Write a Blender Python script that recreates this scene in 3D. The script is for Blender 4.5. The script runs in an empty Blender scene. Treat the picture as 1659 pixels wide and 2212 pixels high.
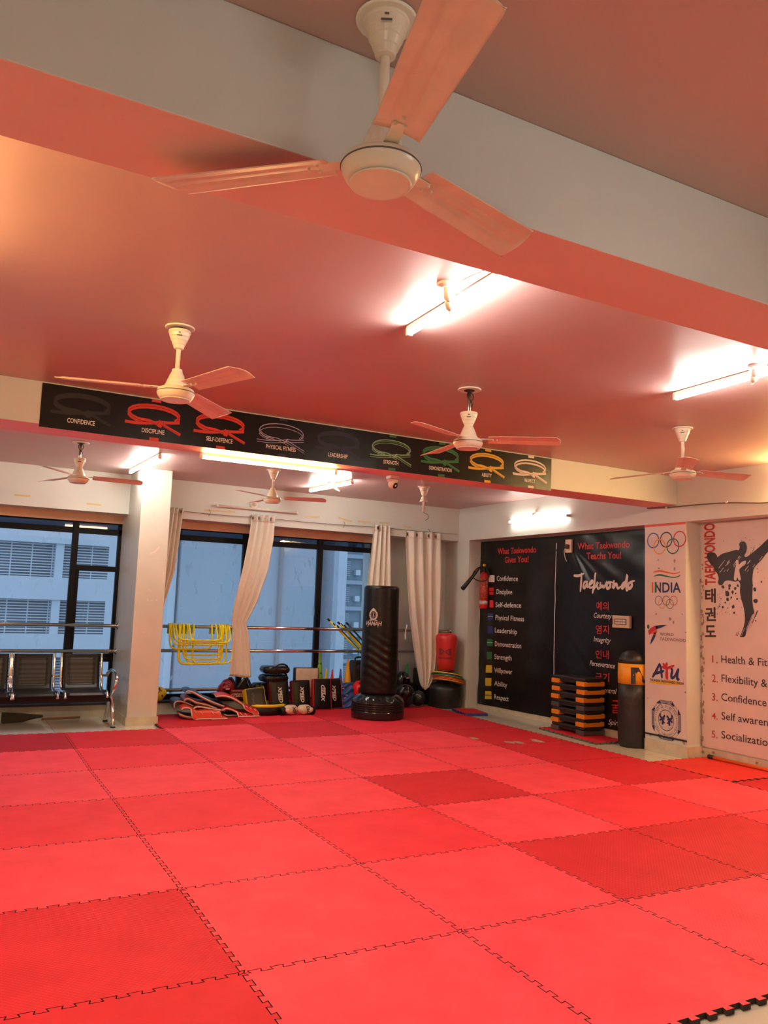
import bpy, bmesh, math, random
from mathutils import Vector, Matrix
random.seed(7)
S = bpy.context.scene
COL = S.collection
PI = math.pi

# ---------------------------------------------------------------- camera
FPX, YAW, PITCH, ROLL = 1727.55, 0.498, 0.1122, 0.0361
CAM = Vector((-1.147, -3.117, 1.448))
def cam_axes():
    cy, sy, cp, sp = math.cos(YAW), math.sin(YAW), math.cos(PITCH), math.sin(PITCH)
    f = Vector((sy*cp, cy*cp, sp)); r = Vector((cy, -sy, 0)); u = r.cross(f)
    c, s = math.cos(ROLL), math.sin(ROLL)
    return c*r + s*u, -s*r + c*u, f
CR, CU, CF = cam_axes()
cd = bpy.data.cameras.new('camera'); cam = bpy.data.objects.new('camera', cd); COL.objects.link(cam)
cd.sensor_fit = 'VERTICAL'; cd.sensor_height = 36.0; cd.lens = 36.0*FPX/2212
cd.clip_start = 0.05; cd.clip_end = 300
cam.matrix_world = Matrix(((CR.x, CU.x, -CF.x, CAM.x), (CR.y, CU.y, -CF.y, CAM.y), (CR.z, CU.z, -CF.z, CAM.z), (0, 0, 0, 1)))
S.camera = cam

# ---------------------------------------------------------------- world, exposure, lamp strengths
W = bpy.data.worlds.new('world'); S.world = W; W.use_nodes = True
W.node_tree.nodes['Background'].inputs[0].default_value = (0.52, 0.66, 0.82, 1)
W.node_tree.nodes['Background'].inputs[1].default_value = 0.37
S.view_settings.view_transform = 'Standard'; S.view_settings.look = 'None'
S.view_settings.exposure = 2.18; S.view_settings.gamma = 1.0; S.view_settings.use_curve_mapping = False
COOL, WARM = (1.0, 0.95, 0.84), (1.0, 0.62, 0.22)
P_COOL, P_WARM = 34.0, 30.0
S.cycles.max_bounces = 8; S.cycles.diffuse_bounces = 5; S.cycles.glossy_bounces = 3
S.cycles.transparent_max_bounces = 8; S.cycles.adaptive_threshold = 0.02
S.cycles.use_denoising = True
S.cycles.sample_clamp_indirect = 6.0
S.cycles.caustics_reflective = False; S.cycles.caustics_refractive = False

# ---------------------------------------------------------------- where a point of the photo lies in the room
def ray(px, py): return CR*((px-829.5)/FPX) + CU*(-(py-1106)/FPX) + CF
def on_x(px, py, X): d = ray(px, py); return CAM + d*((X-CAM.x)/d.x)
def on_y(px, py, Y): d = ray(px, py); return CAM + d*((Y-CAM.y)/d.y)
def on_z(px, py, Z): d = ray(px, py); return CAM + d*((Z-CAM.z)/d.z)

# ---------------------------------------------------------------- materials
MATS = {}
def mat(name, col, rough=0.6, metal=0.0, vary=0.0, vscale=6.0, bump=0.0, bscale=40.0, spec=0.5, emit=None, estr=0.0, coat=0.0, sheen=0.0, col2=None, thr=None):
    if name in MATS: return MATS[name]
    m = bpy.data.materials.new(name); m.use_nodes = True; nt = m.node_tree; b = nt.nodes['Principled BSDF']
    b.inputs['Base Color'].default_value = (*col, 1); b.inputs['Roughness'].default_value = rough
    b.inputs['Metallic'].default_value = metal; b.inputs['Specular IOR Level'].default_value = spec
    if coat: b.inputs['Coat Weight'].default_value = coat; b.inputs['Coat Roughness'].default_value = 0.15
    if sheen: b.inputs['Sheen Weight'].default_value = sheen
    if emit: b.inputs['Emission Color'].default_value = (*emit, 1); b.inputs['Emission Strength'].default_value = estr
    tc = nt.nodes.new('ShaderNodeTexCoord')
    if vary or col2:
        n = nt.nodes.new('ShaderNodeTexNoise'); n.inputs['Scale'].default_value = vscale; n.inputs['Detail'].default_value = 5
        nt.links.new(tc.outputs['Object'], n.inputs['Vector'])
        r = nt.nodes.new('ShaderNodeValToRGB')
        a, z = thr or (0.3, 0.7)
        r.color_ramp.elements[0].position = a; r.color_ramp.elements[1].position = z
        lo = tuple(c*(1-vary) for c in col) if not col2 else col
        hi = tuple(min(1, c*(1+vary)) for c in col) if not col2 else col2
        r.color_ramp.elements[0].color = (*lo, 1); r.color_ramp.elements[1].color = (*hi, 1)
        nt.links.new(n.outputs['Fac'], r.inputs['Fac']); nt.links.new(r.outputs['Color'], b.inputs['Base Color'])
    if bump:
        n = nt.nodes.new('ShaderNodeTexNoise'); n.inputs['Scale'].default_value = bscale; n.inputs['Detail'].default_value = 4
        nt.links.new(tc.outputs['Object'], n.inputs['Vector'])
        q = nt.nodes.new('ShaderNodeBump'); q.inputs['Strength'].default_value = bump; q.inputs['Distance'].default_value = 0.02
        nt.links.new(n.outputs['Fac'], q.inputs['Height']); nt.links.new(q.outputs['Normal'], b.inputs['Normal'])
    MATS[name] = m
    return m

# ---------------------------------------------------------------- mesh collecting
class MB:
    def __init__(s): s.v = []; s.f = []; s.m = []; s.mi = 0
    def add(s, vs, fs):
        o = len(s.v); s.v += [tuple(p) for p in vs]
        for q in fs: s.f.append([i+o for i in q]); s.m.append(s.mi)
        return s
    def box(s, x0, x1, y0, y1, z0, z1):
        return s.add([(x, y, z) for z in (z0, z1) for y in (y0, y1) for x in (x0, x1)],
                     [(0, 2, 3, 1), (4, 5, 7, 6), (0, 1, 5, 4), (2, 6, 7, 3), (0, 4, 6, 2), (1, 3, 7, 5)])
    def obox(s, c, ax, ay, az, hx, hy, hz):          # box with its own axes, half sizes
        c, ax, ay, az = Vector(c), Vector(ax).normalized(), Vector(ay).normalized(), Vector(az).normalized()
        return s.add([c+ax*hx*i+ay*hy*j+az*hz*k for k in (-1, 1) for j in (-1, 1) for i in (-1, 1)],
                     [(0, 2, 3, 1), (4, 5, 7, 6), (0, 1, 5, 4), (2, 6, 7, 3), (0, 4, 6, 2), (1, 3, 7, 5)])
    def lathe(s, prof, c=(0, 0, 0), ax=(0, 0, 1), n=24, a0=0.0):   # prof = [(radius, height)...]
        c, ax = Vector(c), Vector(ax).normalized()
        e = ax.orthogonal().normalized(); g = ax.cross(e)
        vs = []; fs = []
        for r, h in prof:
            for k in range(n):
                t = a0+2*PI*k/n; vs.append(c+ax*h+(e*math.cos(t)+g*math.sin(t))*max(r, 1e-5))
        for i in range(len(prof)-1):
            for k in range(n): fs.append((i*n+k, i*n+(k+1) % n, (i+1)*n+(k+1) % n, (i+1)*n+k))
        fs.append(tuple(range(n-1, -1, -1))); fs.append(tuple((len(prof)-1)*n+k for k in range(n)))
        return s.add(vs, fs)
    def cyl(s, a, b, r, n=16, r2=None):
        a, b = Vector(a), Vector(b); d = b-a
        return s.lathe([(r, 0), (r if r2 is None else r2, d.length)], a, d, n)
    def tube(s, pts, r, n=10, closed=False, smooth=0):
        p = [Vector(q) for q in pts]
        for _ in range(smooth):
            q = []
            m = len(p)
            for i in range(m if closed else m-1):
                a, b = p[i], p[(i+1) % m]; q += [a*.75+b*.25, a*.25+b*.75]
            if not closed: q = [p[0]]+q+[p[-1]]
            p = q
        m = len(p); rr = r if isinstance(r, (list, tuple)) else None
        vs = []; fs = []; e = None
        for i in range(m):
            t = (p[(i+1) % m]-p[i-1]) if closed else (p[min(i+1, m-1)]-p[max(i-1, 0)])
            if t.length < 1e-9: t = Vector((0, 0, 1))
            t.normalize()
            e = t.orthogonal().normalized() if e is None else (e-t*e.dot(t)).normalized()
            g = t.cross(e); ri = rr[int(i*(len(rr)-1)/(m-1)+.5)] if rr else r
            for k in range(n):
                a = 2*PI*k/n; vs.append(p[i]+(e*math.cos(a)+g*math.sin(a))*ri)
        for i in range(m if closed else m-1):
            j = (i+1) % m
            for k in range(n): fs.append((i*n+k, i*n+(k+1) % n, j*n+(k+1) % n, j*n+k))
        if not closed: fs += [tuple(range(n-1, -1, -1)), tuple((m-1)*n+k for k in range(n))]
        return s.add(vs, fs)
    def grid(s, fn, nu, nv, wrapu=False):
        vs = [fn(i/nu, j/nv) for j in range(nv+1) for i in range(nu if wrapu else nu+1)]
        w = nu if wrapu else nu+1; fs = []
        for j in range(nv):
            for i in range(nu): fs.append((j*w+i, j*w+(i+1) % w, (j+1)*w+(i+1) % w, (j+1)*w+i))
        return s.add(vs, fs)
    def prism(s, pts, o, eu, ev, en, t):               # outline in (eu, ev), thickness t along en
        o, eu, ev, en = Vector(o), Vector(eu), Vector(ev), Vector(en)
        n = len(pts); a = [o+eu*x+ev*y for x, y in pts]; b = [q+en*t for q in a]
        return s.add(a+b, [tuple(range(n-1, -1, -1)), tuple(range(n, 2*n))]+[(i, (i+1) % n, n+(i+1) % n, n+i) for i in range(n)])
    def flat(s, pts, o, eu, ev):
        o, eu, ev = Vector(o), Vector(eu), Vector(ev)
        return s.add([o+eu*x+ev*y for x, y in pts], [tuple(range(len(pts)))])
    def sph(s, c, rx, ry=None, rz=None, nu=20, nv=12, M=None):
        ry = ry or rx; rz = rz or rx; c = Vector(c)
        vs = []
        for j in range(nv+1):
            b = -PI/2+PI*j/nv
            for i in range(nu):
                a = 2*PI*i/nu; q = Vector((rx*math.cos(a)*math.cos(b), ry*math.sin(a)*math.cos(b), rz*math.sin(b)))
                vs.append(c+(M @ q if M else q))
        return s.add(vs, [(j*nu+i, j*nu+(i+1) % nu, (j+1)*nu+(i+1) % nu, (j+1)*nu+i) for j in range(nv) for i in range(nu)])
    def build(s, name, m, parent=None, smooth=False, bevel=0.0, seg=2, solid=0.0, sub=0, origin=None):
        me = bpy.data.meshes.new(name)
        o0 = Vector(origin) if origin is not None else (parent_loc(parent) if parent is not None else Vector((0, 0, 0)))
        if origin is None and parent is None and s.v:
            xs, ys, zs = zip(*s.v); o0 = Vector(((min(xs)+max(xs))/2, (min(ys)+max(ys))/2, min(zs)))
        me.from_pydata([tuple(Vector(p)-o0) for p in s.v], [], s.f)
        ms = m if isinstance(m, (list, tuple)) else [m]
        for q in ms: me.materials.append(q)
        if len(ms) > 1: me.polygons.foreach_set('material_index', s.m)
        if smooth: me.polygons.foreach_set('use_smooth', [True]*len(me.polygons))
        me.validate(); me.update()
        bm = bmesh.new(); bm.from_mesh(me)
        bmesh.ops.remove_doubles(bm, verts=bm.verts, dist=1e-6)
        bmesh.ops.recalc_face_normals(bm, faces=bm.faces); bm.to_mesh(me); bm.free()
        o = bpy.data.objects.new(name, me); COL.objects.link(o); o.location = o0
        if parent is not None:
            o.parent = parent; o.location = o0-parent_loc(parent)
        if solid: k = o.modifiers.new('solidify', 'SOLIDIFY'); k.thickness = solid; k.offset = 0
        if bevel:
            k = o.modifiers.new('bevel', 'BEVEL'); k.width = bevel; k.segments = seg; k.limit_method = 'ANGLE'; k.angle_limit = 0.6
        if sub: k = o.modifiers.new('subsurf', 'SUBSURF'); k.levels = sub; k.render_levels = sub
        if smooth == 'auto' or (smooth and bevel):
            pass
        return o
def parent_loc(p):
    v = Vector((0, 0, 0))
    while p is not None: v = v+p.location; p = p.parent
    return v
def tag(o, label, cat, group=None, kind=None):
    o['label'] = label; o['category'] = cat
    if group: o['group'] = group
    if kind: o['kind'] = kind
    return o
def thing(name, label, cat, loc, group=None):
    o = bpy.data.objects.new(name, None); COL.objects.link(o); o.location = loc; o.empty_display_size = 0.1
    return tag(o, label, cat, group)
def struct(name, mb, m, label, cat='wall', **k):
    o = mb.build(name, m, **k); o['kind'] = 'structure'; o['label'] = label; o['category'] = cat
    return o
def copy_tree(o, parent=None):
    c = o.copy(); COL.objects.link(c)
    if parent is not None: c.parent = parent
    for ch in list(o.children): copy_tree(ch, c)
    return c

# ================================================================ THE ROOM
ZC, ZL, FZ = 2.885, 2.40, -0.022
XR, XA, YL, YG = 5.60, 5.82, 6.90, 7.27
wallp = mat('wall_paint', (0.63, 0.675, 0.63), 0.5, vary=0.05, vscale=1.3, bump=0.03, bscale=60)
ceil_tint = mat('ceiling_bounce_tint', (0.53, 0.35, 0.335), 0.36, vary=0.05, vscale=0.7, bump=0.25, bscale=1.6)  # whitish ceiling, its colour pinked to carry red bounce light from the mats
tile_m = mat('cream_tile', (0.66, 0.63, 0.53), 0.12, vary=0.08, vscale=2.0)
skirt_m = mat('skirting_tile', (0.62, 0.56, 0.42), 0.25, vary=0.12, vscale=8)
granite = mat('black_granite', (0.015, 0.015, 0.017), 0.2)
def tile_nodes(m):
    nt = m.node_tree; b = nt.nodes['Principled BSDF']; tc = nt.nodes.new('ShaderNodeTexCoord')
    br = nt.nodes.new('ShaderNodeTexBrick'); br.offset = 0; br.inputs['Scale'].default_value = 1.0
    br.inputs['Brick Width'].default_value = 0.6; br.inputs['Row Height'].default_value = 0.6; br.inputs['Mortar Size'].default_value = 0.003
    br.inputs['Color1'].default_value = (0.68, 0.65, 0.55, 1); br.inputs['Color2'].default_value = (0.64, 0.61, 0.50, 1); br.inputs['Mortar'].default_value = (0.35, 0.31, 0.24, 1)
    nt.links.new(tc.outputs['Object'], br.inputs['Vector']); nt.links.new(br.outputs['Color'], b.inputs['Base Color'])
tile_nodes(tile_m)
XLW, YBK = -4.2, -6.2
struct('floor', MB().box(XLW-.2, XR+.5, YBK-.2, 7.6, FZ-.2, FZ), tile_m, 'glossy cream tiled floor around the red mats', 'floor', origin=(0, 0, 0))
ZF = 2.925
struct('ceiling', MB().box(XLW-.2, XR+.5, -1.1, 7.6, ZC, ZC+.2).box(XLW-.2, XR+.5, YBK-.2, -1.1, ZF, ZF+.16), ceil_tint, 'painted ceiling with fans and tube lights', 'ceiling')
soff = mat('soffit_bounce_tint', (0.74, 0.40, 0.38), 0.5, vary=0.05, vscale=1.2)  # red light bounced off the mats, painted into the beam undersides
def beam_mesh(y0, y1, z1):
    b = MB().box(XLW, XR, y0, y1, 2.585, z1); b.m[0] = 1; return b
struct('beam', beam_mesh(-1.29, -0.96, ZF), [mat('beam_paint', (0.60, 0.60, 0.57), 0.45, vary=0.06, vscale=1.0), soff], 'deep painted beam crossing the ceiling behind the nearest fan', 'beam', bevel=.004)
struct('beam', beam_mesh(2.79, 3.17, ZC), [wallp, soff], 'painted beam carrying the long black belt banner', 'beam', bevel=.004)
# right wall: outer face at XR, two recesses at XA
w = MB()
w.box(XR, XR+.5, YBK, 7.6, ZL, ZC)
w.box(XR, XR+.5, 6.62, 7.6, FZ, ZL); w.box(XR, XR+.5, 2.68, 3.235, FZ, ZL); w.box(XR, XR+.5, YBK, -1.2, FZ, ZL)
w.box(XA, XR+.5, 3.235, 6.62, FZ, ZL); w.box(XA, XR+.5, -1.2, 2.68, FZ, ZL)
struct('wall_right', w, wallp, 'painted right wall with two recesses holding the banners')
# window wall
w = MB()
w.box(XLW, XR, YL, 7.6, ZL, ZC)
w.box(4.35, XR, YG-.02, 7.6, FZ, ZL)
w.box(XLW, 4.35, 7.03, 7.6, FZ, 0.115)
struct('wall_back', w, wallp, 'painted window wall with a deep lintel and a low ledge')
struct('wall_left', MB().box(XLW-.2, XLW, YBK-.2, 7.6, FZ, ZC), wallp, 'painted wall closing the hall on the left')
struct('wall_front', MB().box(XLW, XR, YBK-.2, YBK, FZ, ZC), wallp, 'painted wall behind the photographer')
struct('column', MB().box(0.757, 1.09, 6.2, 7.25, FZ, ZC), mat('column_paint', (0.60, 0.62, 0.56), 0.42, vary=0.06, vscale=2.0, bump=.03, bscale=50), 'cream painted square column between the windows', 'column', bevel=.006)
struct('trim_1', MB().box(XLW, 0.757, 6.99, YL+.1, FZ, 0.05).box(XLW, .757, 7.015, 7.03, FZ, 0.11), skirt_m, 'low cream skirting under the left window', 'skirting')
w = MB().box(0.745, 1.102, 6.188, 6.2, FZ, 0.075).box(0.745, .757, 6.188, 7.0, FZ, .075).box(1.09, 1.102, 6.188, 7.0, FZ, .075)
struct('baseboard_column', w, skirt_m, 'cream tile skirting round the column foot', 'skirting', bevel=.002)
w = MB().box(XA-.012, XA, 3.235, 6.62, FZ, .085).box(XR-.012, XR, 2.68, 3.235, FZ, .10).box(XR-.012, XA, 2.668, 2.68, FZ, .10).box(XA-.012, XA, -1.2, 2.668, FZ, .085).box(XR-.012, XR, 6.62, 7.25, FZ, .085)
struct('baseboard_right', w, skirt_m, 'cream tile skirting along the right wall', 'skirting', bevel=.002)
struct('trim_2', MB().box(XLW, 4.35, 6.985, 7.6, 0.115, 0.14), granite, 'black granite sill under the windows', 'sill', bevel=.003)
struct('trim_3', MB().box(XLW, 4.35, 7.2, 7.24, 2.30, ZL), mat('raw_board', (0.62, 0.42, 0.27), 0.6, col2=(0.72, 0.55, 0.40), vscale=3), 'bare peach coloured board above the window glass', 'trim')

# ---------------------------------------------------------------- windows
frame_m = mat('black_aluminium', (0.008, 0.009, 0.011), 0.5, spec=.12)
def glass_material(name, dirt, tint=(0.86, 0.93, 1.0)):
    m = bpy.data.materials.new(name); m.use_nodes = True; nt = m.node_tree; nt.nodes.clear()
    out = nt.nodes.new('ShaderNodeOutputMaterial'); tr = nt.nodes.new('ShaderNodeBsdfTransparent'); tr.inputs[0].default_value = (*tint, 1)
    gl = nt.nodes.new('ShaderNodeBsdfGlossy'); gl.inputs['Roughness'].default_value = 0.02
    fr = nt.nodes.new('ShaderNodeFresnel'); fr.inputs[0].default_value = 1.5
    mx = nt.nodes.new('ShaderNodeMixShader'); nt.links.new(fr.outputs[0], mx.inputs[0]); nt.links.new(tr.outputs[0], mx.inputs[1]); nt.links.new(gl.outputs[0], mx.inputs[2])
    df = nt.nodes.new('ShaderNodeBsdfTranslucent'); df.inputs[0].default_value = (0.75, 0.80, 0.85, 1)
    tc = nt.nodes.new('ShaderNodeTexCoord'); mp = nt.nodes.new('ShaderNodeMapping'); mp.inputs['Scale'].default_value = (14, 14, 5)
    nz = nt.nodes.new('ShaderNodeTexNoise'); nz.inputs['Scale'].default_value = 1.0; nz.inputs['Detail'].default_value = 6
    rp = nt.nodes.new('ShaderNodeValToRGB'); rp.color_ramp.elements[0].position = 0.62; rp.color_ramp.elements[1].position = 0.70
    rp.color_ramp.elements[0].color = (dirt*.3,)*3+(1,); rp.color_ramp.elements[1].color = (dirt,)*3+(1,)
    nt.links.new(tc.outputs['Object'], mp.inputs[0]); nt.links.new(mp.outputs[0], nz.inputs['Vector']); nt.links.new(nz.outputs['Fac'], rp.inputs[0])
    m2 = nt.nodes.new('ShaderNodeMixShader'); nt.links.new(rp.outputs[0], m2.inputs[0]); nt.links.new(mx.outputs[0], m2.inputs[1]); nt.links.new(df.outputs[0], m2.inputs[2])
    nt.links.new(m2.outputs[0], out.inputs[0]); return m
glass_clear = glass_material('window_glass', 0.12); glass_dirty = glass_material('spotted_window_glass', 0.55)
glass_dark = glass_material('tinted_glass', 0.1, (0.22, 0.27, 0.33))
def window(name, label, x0, x1, mull, bars):
    b = MB(); y0, y1 = YG-.035, YG+.035
    b.box(x0, x1, y0, y1, 2.155, 2.225); b.box(x0, x1, y0, y1, .14, .19); b.box(x0, x1, y0, y1, 2.29, 2.33)
    b.box(x0, x0+.04, y0, y1, .14, 2.33); b.box(x1-.04, x1, y0, y1, .14, 2.33)
    for x in mull: b.box(x-.035, x+.035, y0-.012, y1, .14, 2.33)
    for a, c, z0, z1 in bars: b.box(a, c, y0-.006, y1, z0, z1)
    fr = struct(name, MB().box(x0, x1, YG+.02, YG+.034, .14, .16), frame_m, label, 'window')
    b.build('window_frame', frame_m, fr, bevel=.003)
    xs = [x0]+list(mull)+[x1]
    for i in range(len(xs)-1):
        g = glass_dirty if name == 'window_2' and i < 2 else glass_clear
        MB().box(xs[i]+.02, xs[i+1]-.02, YG-.003, YG+.003, .17, 2.17).build('pane', g, fr)
        MB().box(xs[i]+.02, xs[i+1]-.02, YG-.003, YG+.003, 2.2, 2.30).build('pane', glass_dark, fr)
    return fr
window('window_1', 'left black framed window behind the steel bench', XLW+.05, 0.757, (-3.0, -1.4, 0.215), [(.215, .757, 1.70, 1.765), (.25, .285, .14, 1.70), (.215, .757, .60, .70)])
window('window_2', 'wide black framed window behind the sports gear', 1.09, 4.35, (2.385, 3.485), [])
# ---------------------------------------------------------------- the buildings outside
ext = mat('pale_render', (0.62, 0.66, 0.70), 0.8, vary=0.06, vscale=.4)
ext2 = mat('grey_render', (0.40, 0.45, 0.50), 0.8, vary=0.10, vscale=.5)
louv = mat('louvre_metal', (0.62, 0.66, 0.70), 0.5)
darkr = mat('dim_room', (0.20, 0.23, 0.26), 0.8, col2=(.42, .44, .46), vscale=.5)
# long facade far across the yard, seen through the left window
YF = 33.0
t = thing('apartment_building', 'pale apartment block with louvred window bands, seen through left window', 'building', (2, YF, -8))
PIT, HS = 2.36, .47
xp = on_y(130, 1200, YF).x; XE = on_y(655, 1270, YF).x
b = MB()
for k in range(-4, 9): zc = 1.52+PIT*k; b.box(-16, XE, YF, YF+.6, zc-HS, zc+HS)
b.build('spandrel', ext, t)
MB().box(-16, XE, YF+1.0, YF+1.4, -8, 24).build('back_wall', darkr, t)
b = MB()
for k in range(-3, 3): b.box(xp-.16+5.2*k, xp+.16+5.2*k, YF+.1, YF+.9, -8, 24)
b.build('pier', ext, t)
for k in range(-3, 8):
    z0 = 1.52+PIT*k+HS; b = MB()
    for j in range(12): z = z0+.05+j*.118; b.box(-16, XE, YF+.45, YF+.47, z, z+.045)
    for x in [-15.6+i*.8 for i in range(40) if -15.6+i*.8 < XE]: b.box(x-.025, x+.025, YF+.47, YF+.5, z0, z0+PIT-2*HS)
    b.build('louvre', louv, t)
# plain side wall close by, seen through the middle panes
YN = 15.0
xa = on_y(386, 1300, YN).x; xb = on_y(690, 1300, YN).x
t = thing('neighbour_building', 'blank grey blue rendered wall seen through middle window panes', 'building', ((xa+xb)/2, YN, -8))
MB().box(xa, xb, YN, YN+8, -8, 22).build('wall', mat('blue_grey_render', (0.33, 0.37, 0.41), 0.85, col2=(.40, .44, .48), vscale=.5), t)
b = MB(); b.tube([(on_y(602, 1300, YN).x, YN-.06, -8), (on_y(602, 1300, YN).x, YN-.06, 22)], .05, 8); b.build('drain_pipe', mat('rusty_pipe', (.25, .22, .21), .7), t)
b = MB().box(xa-.22, xa-.06, YN+.1, YN+8, -8, 22); b.build('corner_pier', ext, t)
for k in range(-3, 8): MB().box(xa-.06, xb, YN-.01, YN, .4+2.9*k, .43+2.9*k).build('render_joint', ext2, t)
# block behind the right panes
YK = 34.0
X_ = lambda px: on_y(px, 1270, YK).x
Z_ = lambda py: on_y(750, py, YK).z
t = thing('residential_block', 'blue grey block with small louvred windows seen through right window pane', 'building', (X_(750), YK, -8))
MB().box(X_(666), X_(830)+20, YK, YK+6, -8, 30).build('wall', mat('dull_blue_render', (.24, .29, .33), .85, vary=.15, vscale=.25), t)
MB().box(X_(711), X_(731), YK-.9, YK, -8, 30).build('pier', ext, t)
MB().box(X_(694), X_(704), YK-1.4, YK, -8, 30).build('pier', ext2, t)
dz = Z_(1200)-Z_(1256)
for k in range(-4, 8):
    zz = Z_(1256)+dz*k
    MB().box(X_(731), X_(830)+20, YK-.25, YK, zz-.14, zz+.06).build('ledge', ext2, t)
    for i, (p0, p1) in enumerate([(734, 753), (781, 797), (812, 828)]):
        w_ = MB().box(X_(p0), X_(p1), YK-.05, YK-.01, zz+dz*.20, zz+dz*.80).build('window', darkr, t); b = MB()
        for j in range(8): z = zz+dz*(.21+.075*j); b.box(X_(p0), X_(p1), YK-.12, YK-.06, z, z+dz*.035)
        b.build('louvre', ext2, w_)
    MB().box(X_(762), X_(772), YK-.30, YK-.02, zz+dz*.25, zz+dz*.45).build('air_conditioner', ext, t)
struct('ground_outside', MB().box(-40, 45, 7.6, 70, -8.3, -8), mat('yard_concrete', (0.30, 0.32, 0.33), 0.9, vary=.2, vscale=.3), 'concrete yard below the windows', 'ground')

# ---------------------------------------------------------------- puzzle mats
GA, GS = -0.0107, 0.978
def gxy(c, r):
    x, y = c, r*GS; return (x*math.cos(GA)-y*math.sin(GA), x*math.sin(GA)+y*math.cos(GA))
MEAS = {}
for c, lst in {0: [(527, 2102), (393, 1920), (303, 1805), (245, 1726), (195, 1664), (163, 1617), (140, 1583)],
               1: [(1000, 2012), (778, 1865), (635, 1769), (533, 1701), (458, 1646), (398, 1606), (353, 1574)],
               2: [(1347, 1945), (1095, 1822), (917, 1741), (782, 1679), (685, 1633), (602, 1595), (540, 1563)],
               3: [(1635, 1891), (1357, 1791), (1155, 1717), (1005, 1662), (890, 1619)],
               4: [None, (1587, 1759), (1355, 1695), (1187, 1646), (1075, 1610)]}.items():
    for r, q in enumerate(lst):
        if q: v = on_z(q[0], q[1], 0); MEAS[c, r] = (v.x, v.y)
def corner(c, r):
    g = gxy(c, r)
    if (c, r) in MEAS: m_ = MEAS[c, r]; return Vector((m_[0]*.8+g[0]*.2, m_[1]*.8+g[1]*.2, 0))
    return Vector((*g, 0))
def teeth(a, b, n, d, flip):
    """toothed line from a to b (end points kept), a dovetail every 1/n"""
    t = b-a; L = t.length; t = t/L; nn = Vector((-t.y, t.x, 0))*flip; pts = [a]
    for k in range(n):
        for f_, s_ in ((.27, -1), (.20, 1), (.80, 1), (.73, -1)):
            if (k == 0 and f_ < .25 and False): continue
            pts.append(a+t*(L*(k+f_)/n)+nn*(s_*d))
    pts.append(b); return pts
def inset(pts, e):
    n = len(pts); out = []
    area = sum(pts[i].x*pts[(i+1) % n].y-pts[(i+1) % n].x*pts[i].y for i in range(n)); sg = 1 if area > 0 else -1
    for i in range(n):
        p, q, r = pts[i-1], pts[i], pts[(i+1) % n]
        d1 = (q-p).normalized(); d2 = (r-q).normalized()
        n1 = Vector((-d1.y, d1.x, 0))*sg; n2 = Vector((-d2.y, d2.x, 0))*sg; s = n1+n2
        k = max(.35, s.length_squared/2); out.append(q+s*(e/k))
    return out
side_m = mat('foam_side', (0.045, 0.03, 0.02), 0.9)
FOAM = {}
def foam(key, col, tex):
    if key in FOAM: return FOAM[key]
    m = mat('foam_'+key, col, 0.62, spec=0.3); nt = m.node_tree; b = nt.nodes['Principled BSDF']
    tc = nt.nodes.new('ShaderNodeTexCoord')
    n = nt.nodes.new('ShaderNodeTexNoise'); n.inputs['Scale'].default_value = 3.2; n.inputs['Detail'].default_value = 7; n.inputs['Roughness'].default_value = .62
    r = nt.nodes.new('ShaderNodeValToRGB'); r.color_ramp.elements[0].position = .3; r.color_ramp.elements[1].position = .72
    r.color_ramp.elements[0].color = (col[0]*.90, col[1]*.75, col[2]*.78, 1); r.color_ramp.elements[1].color = (min(1, col[0]*1.06), col[1]*1.35, col[2]*1.3, 1)
    geo = nt.nodes.new('ShaderNodeNewGeometry')
    nt.links.new(geo.outputs['Position'], n.inputs['Vector']); nt.links.new(n.outputs['Fac'], r.inputs[0]); nt.links.new(r.outputs[0], b.inputs['Base Color'])
    mp = nt.nodes.new('ShaderNodeMapping'); mp.inputs['Rotation'].default_value = (0, 0, PI/4); mp.inputs['Scale'].default_value = (1, 1, 0.001)
    ck = nt.nodes.new('ShaderNodeTexVoronoi'); ck.inputs['Scale'].default_value = 62; ck.inputs['Randomness'].default_value = 0.0
    nt.links.new(geo.outputs['Position'], mp.inputs[0]); nt.links.new(mp.outputs[0], ck.inputs['Vector'])
    bp = nt.nodes.new('ShaderNodeBump'); bp.inputs['Strength'].default_value = .75 if tex else .12; bp.inputs['Distance'].default_value = .004 if tex else .002; bp.invert = True
    nt.links.new(ck.outputs['Distance'], bp.inputs['Height']); nt.links.new(bp.outputs[0], b.inputs['Normal'])
    FOAM[key] = m; return m
SH = {'P': ((0.86, 0.060, 0.100), 'salmon red'), 'M': ((0.80, 0.034, 0.062), 'bright red'), 'D': ((0.62, 0.016, 0.032), 'deep red'), 'C': ((0.42, 0.008, 0.022), 'dark crimson')}
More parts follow.
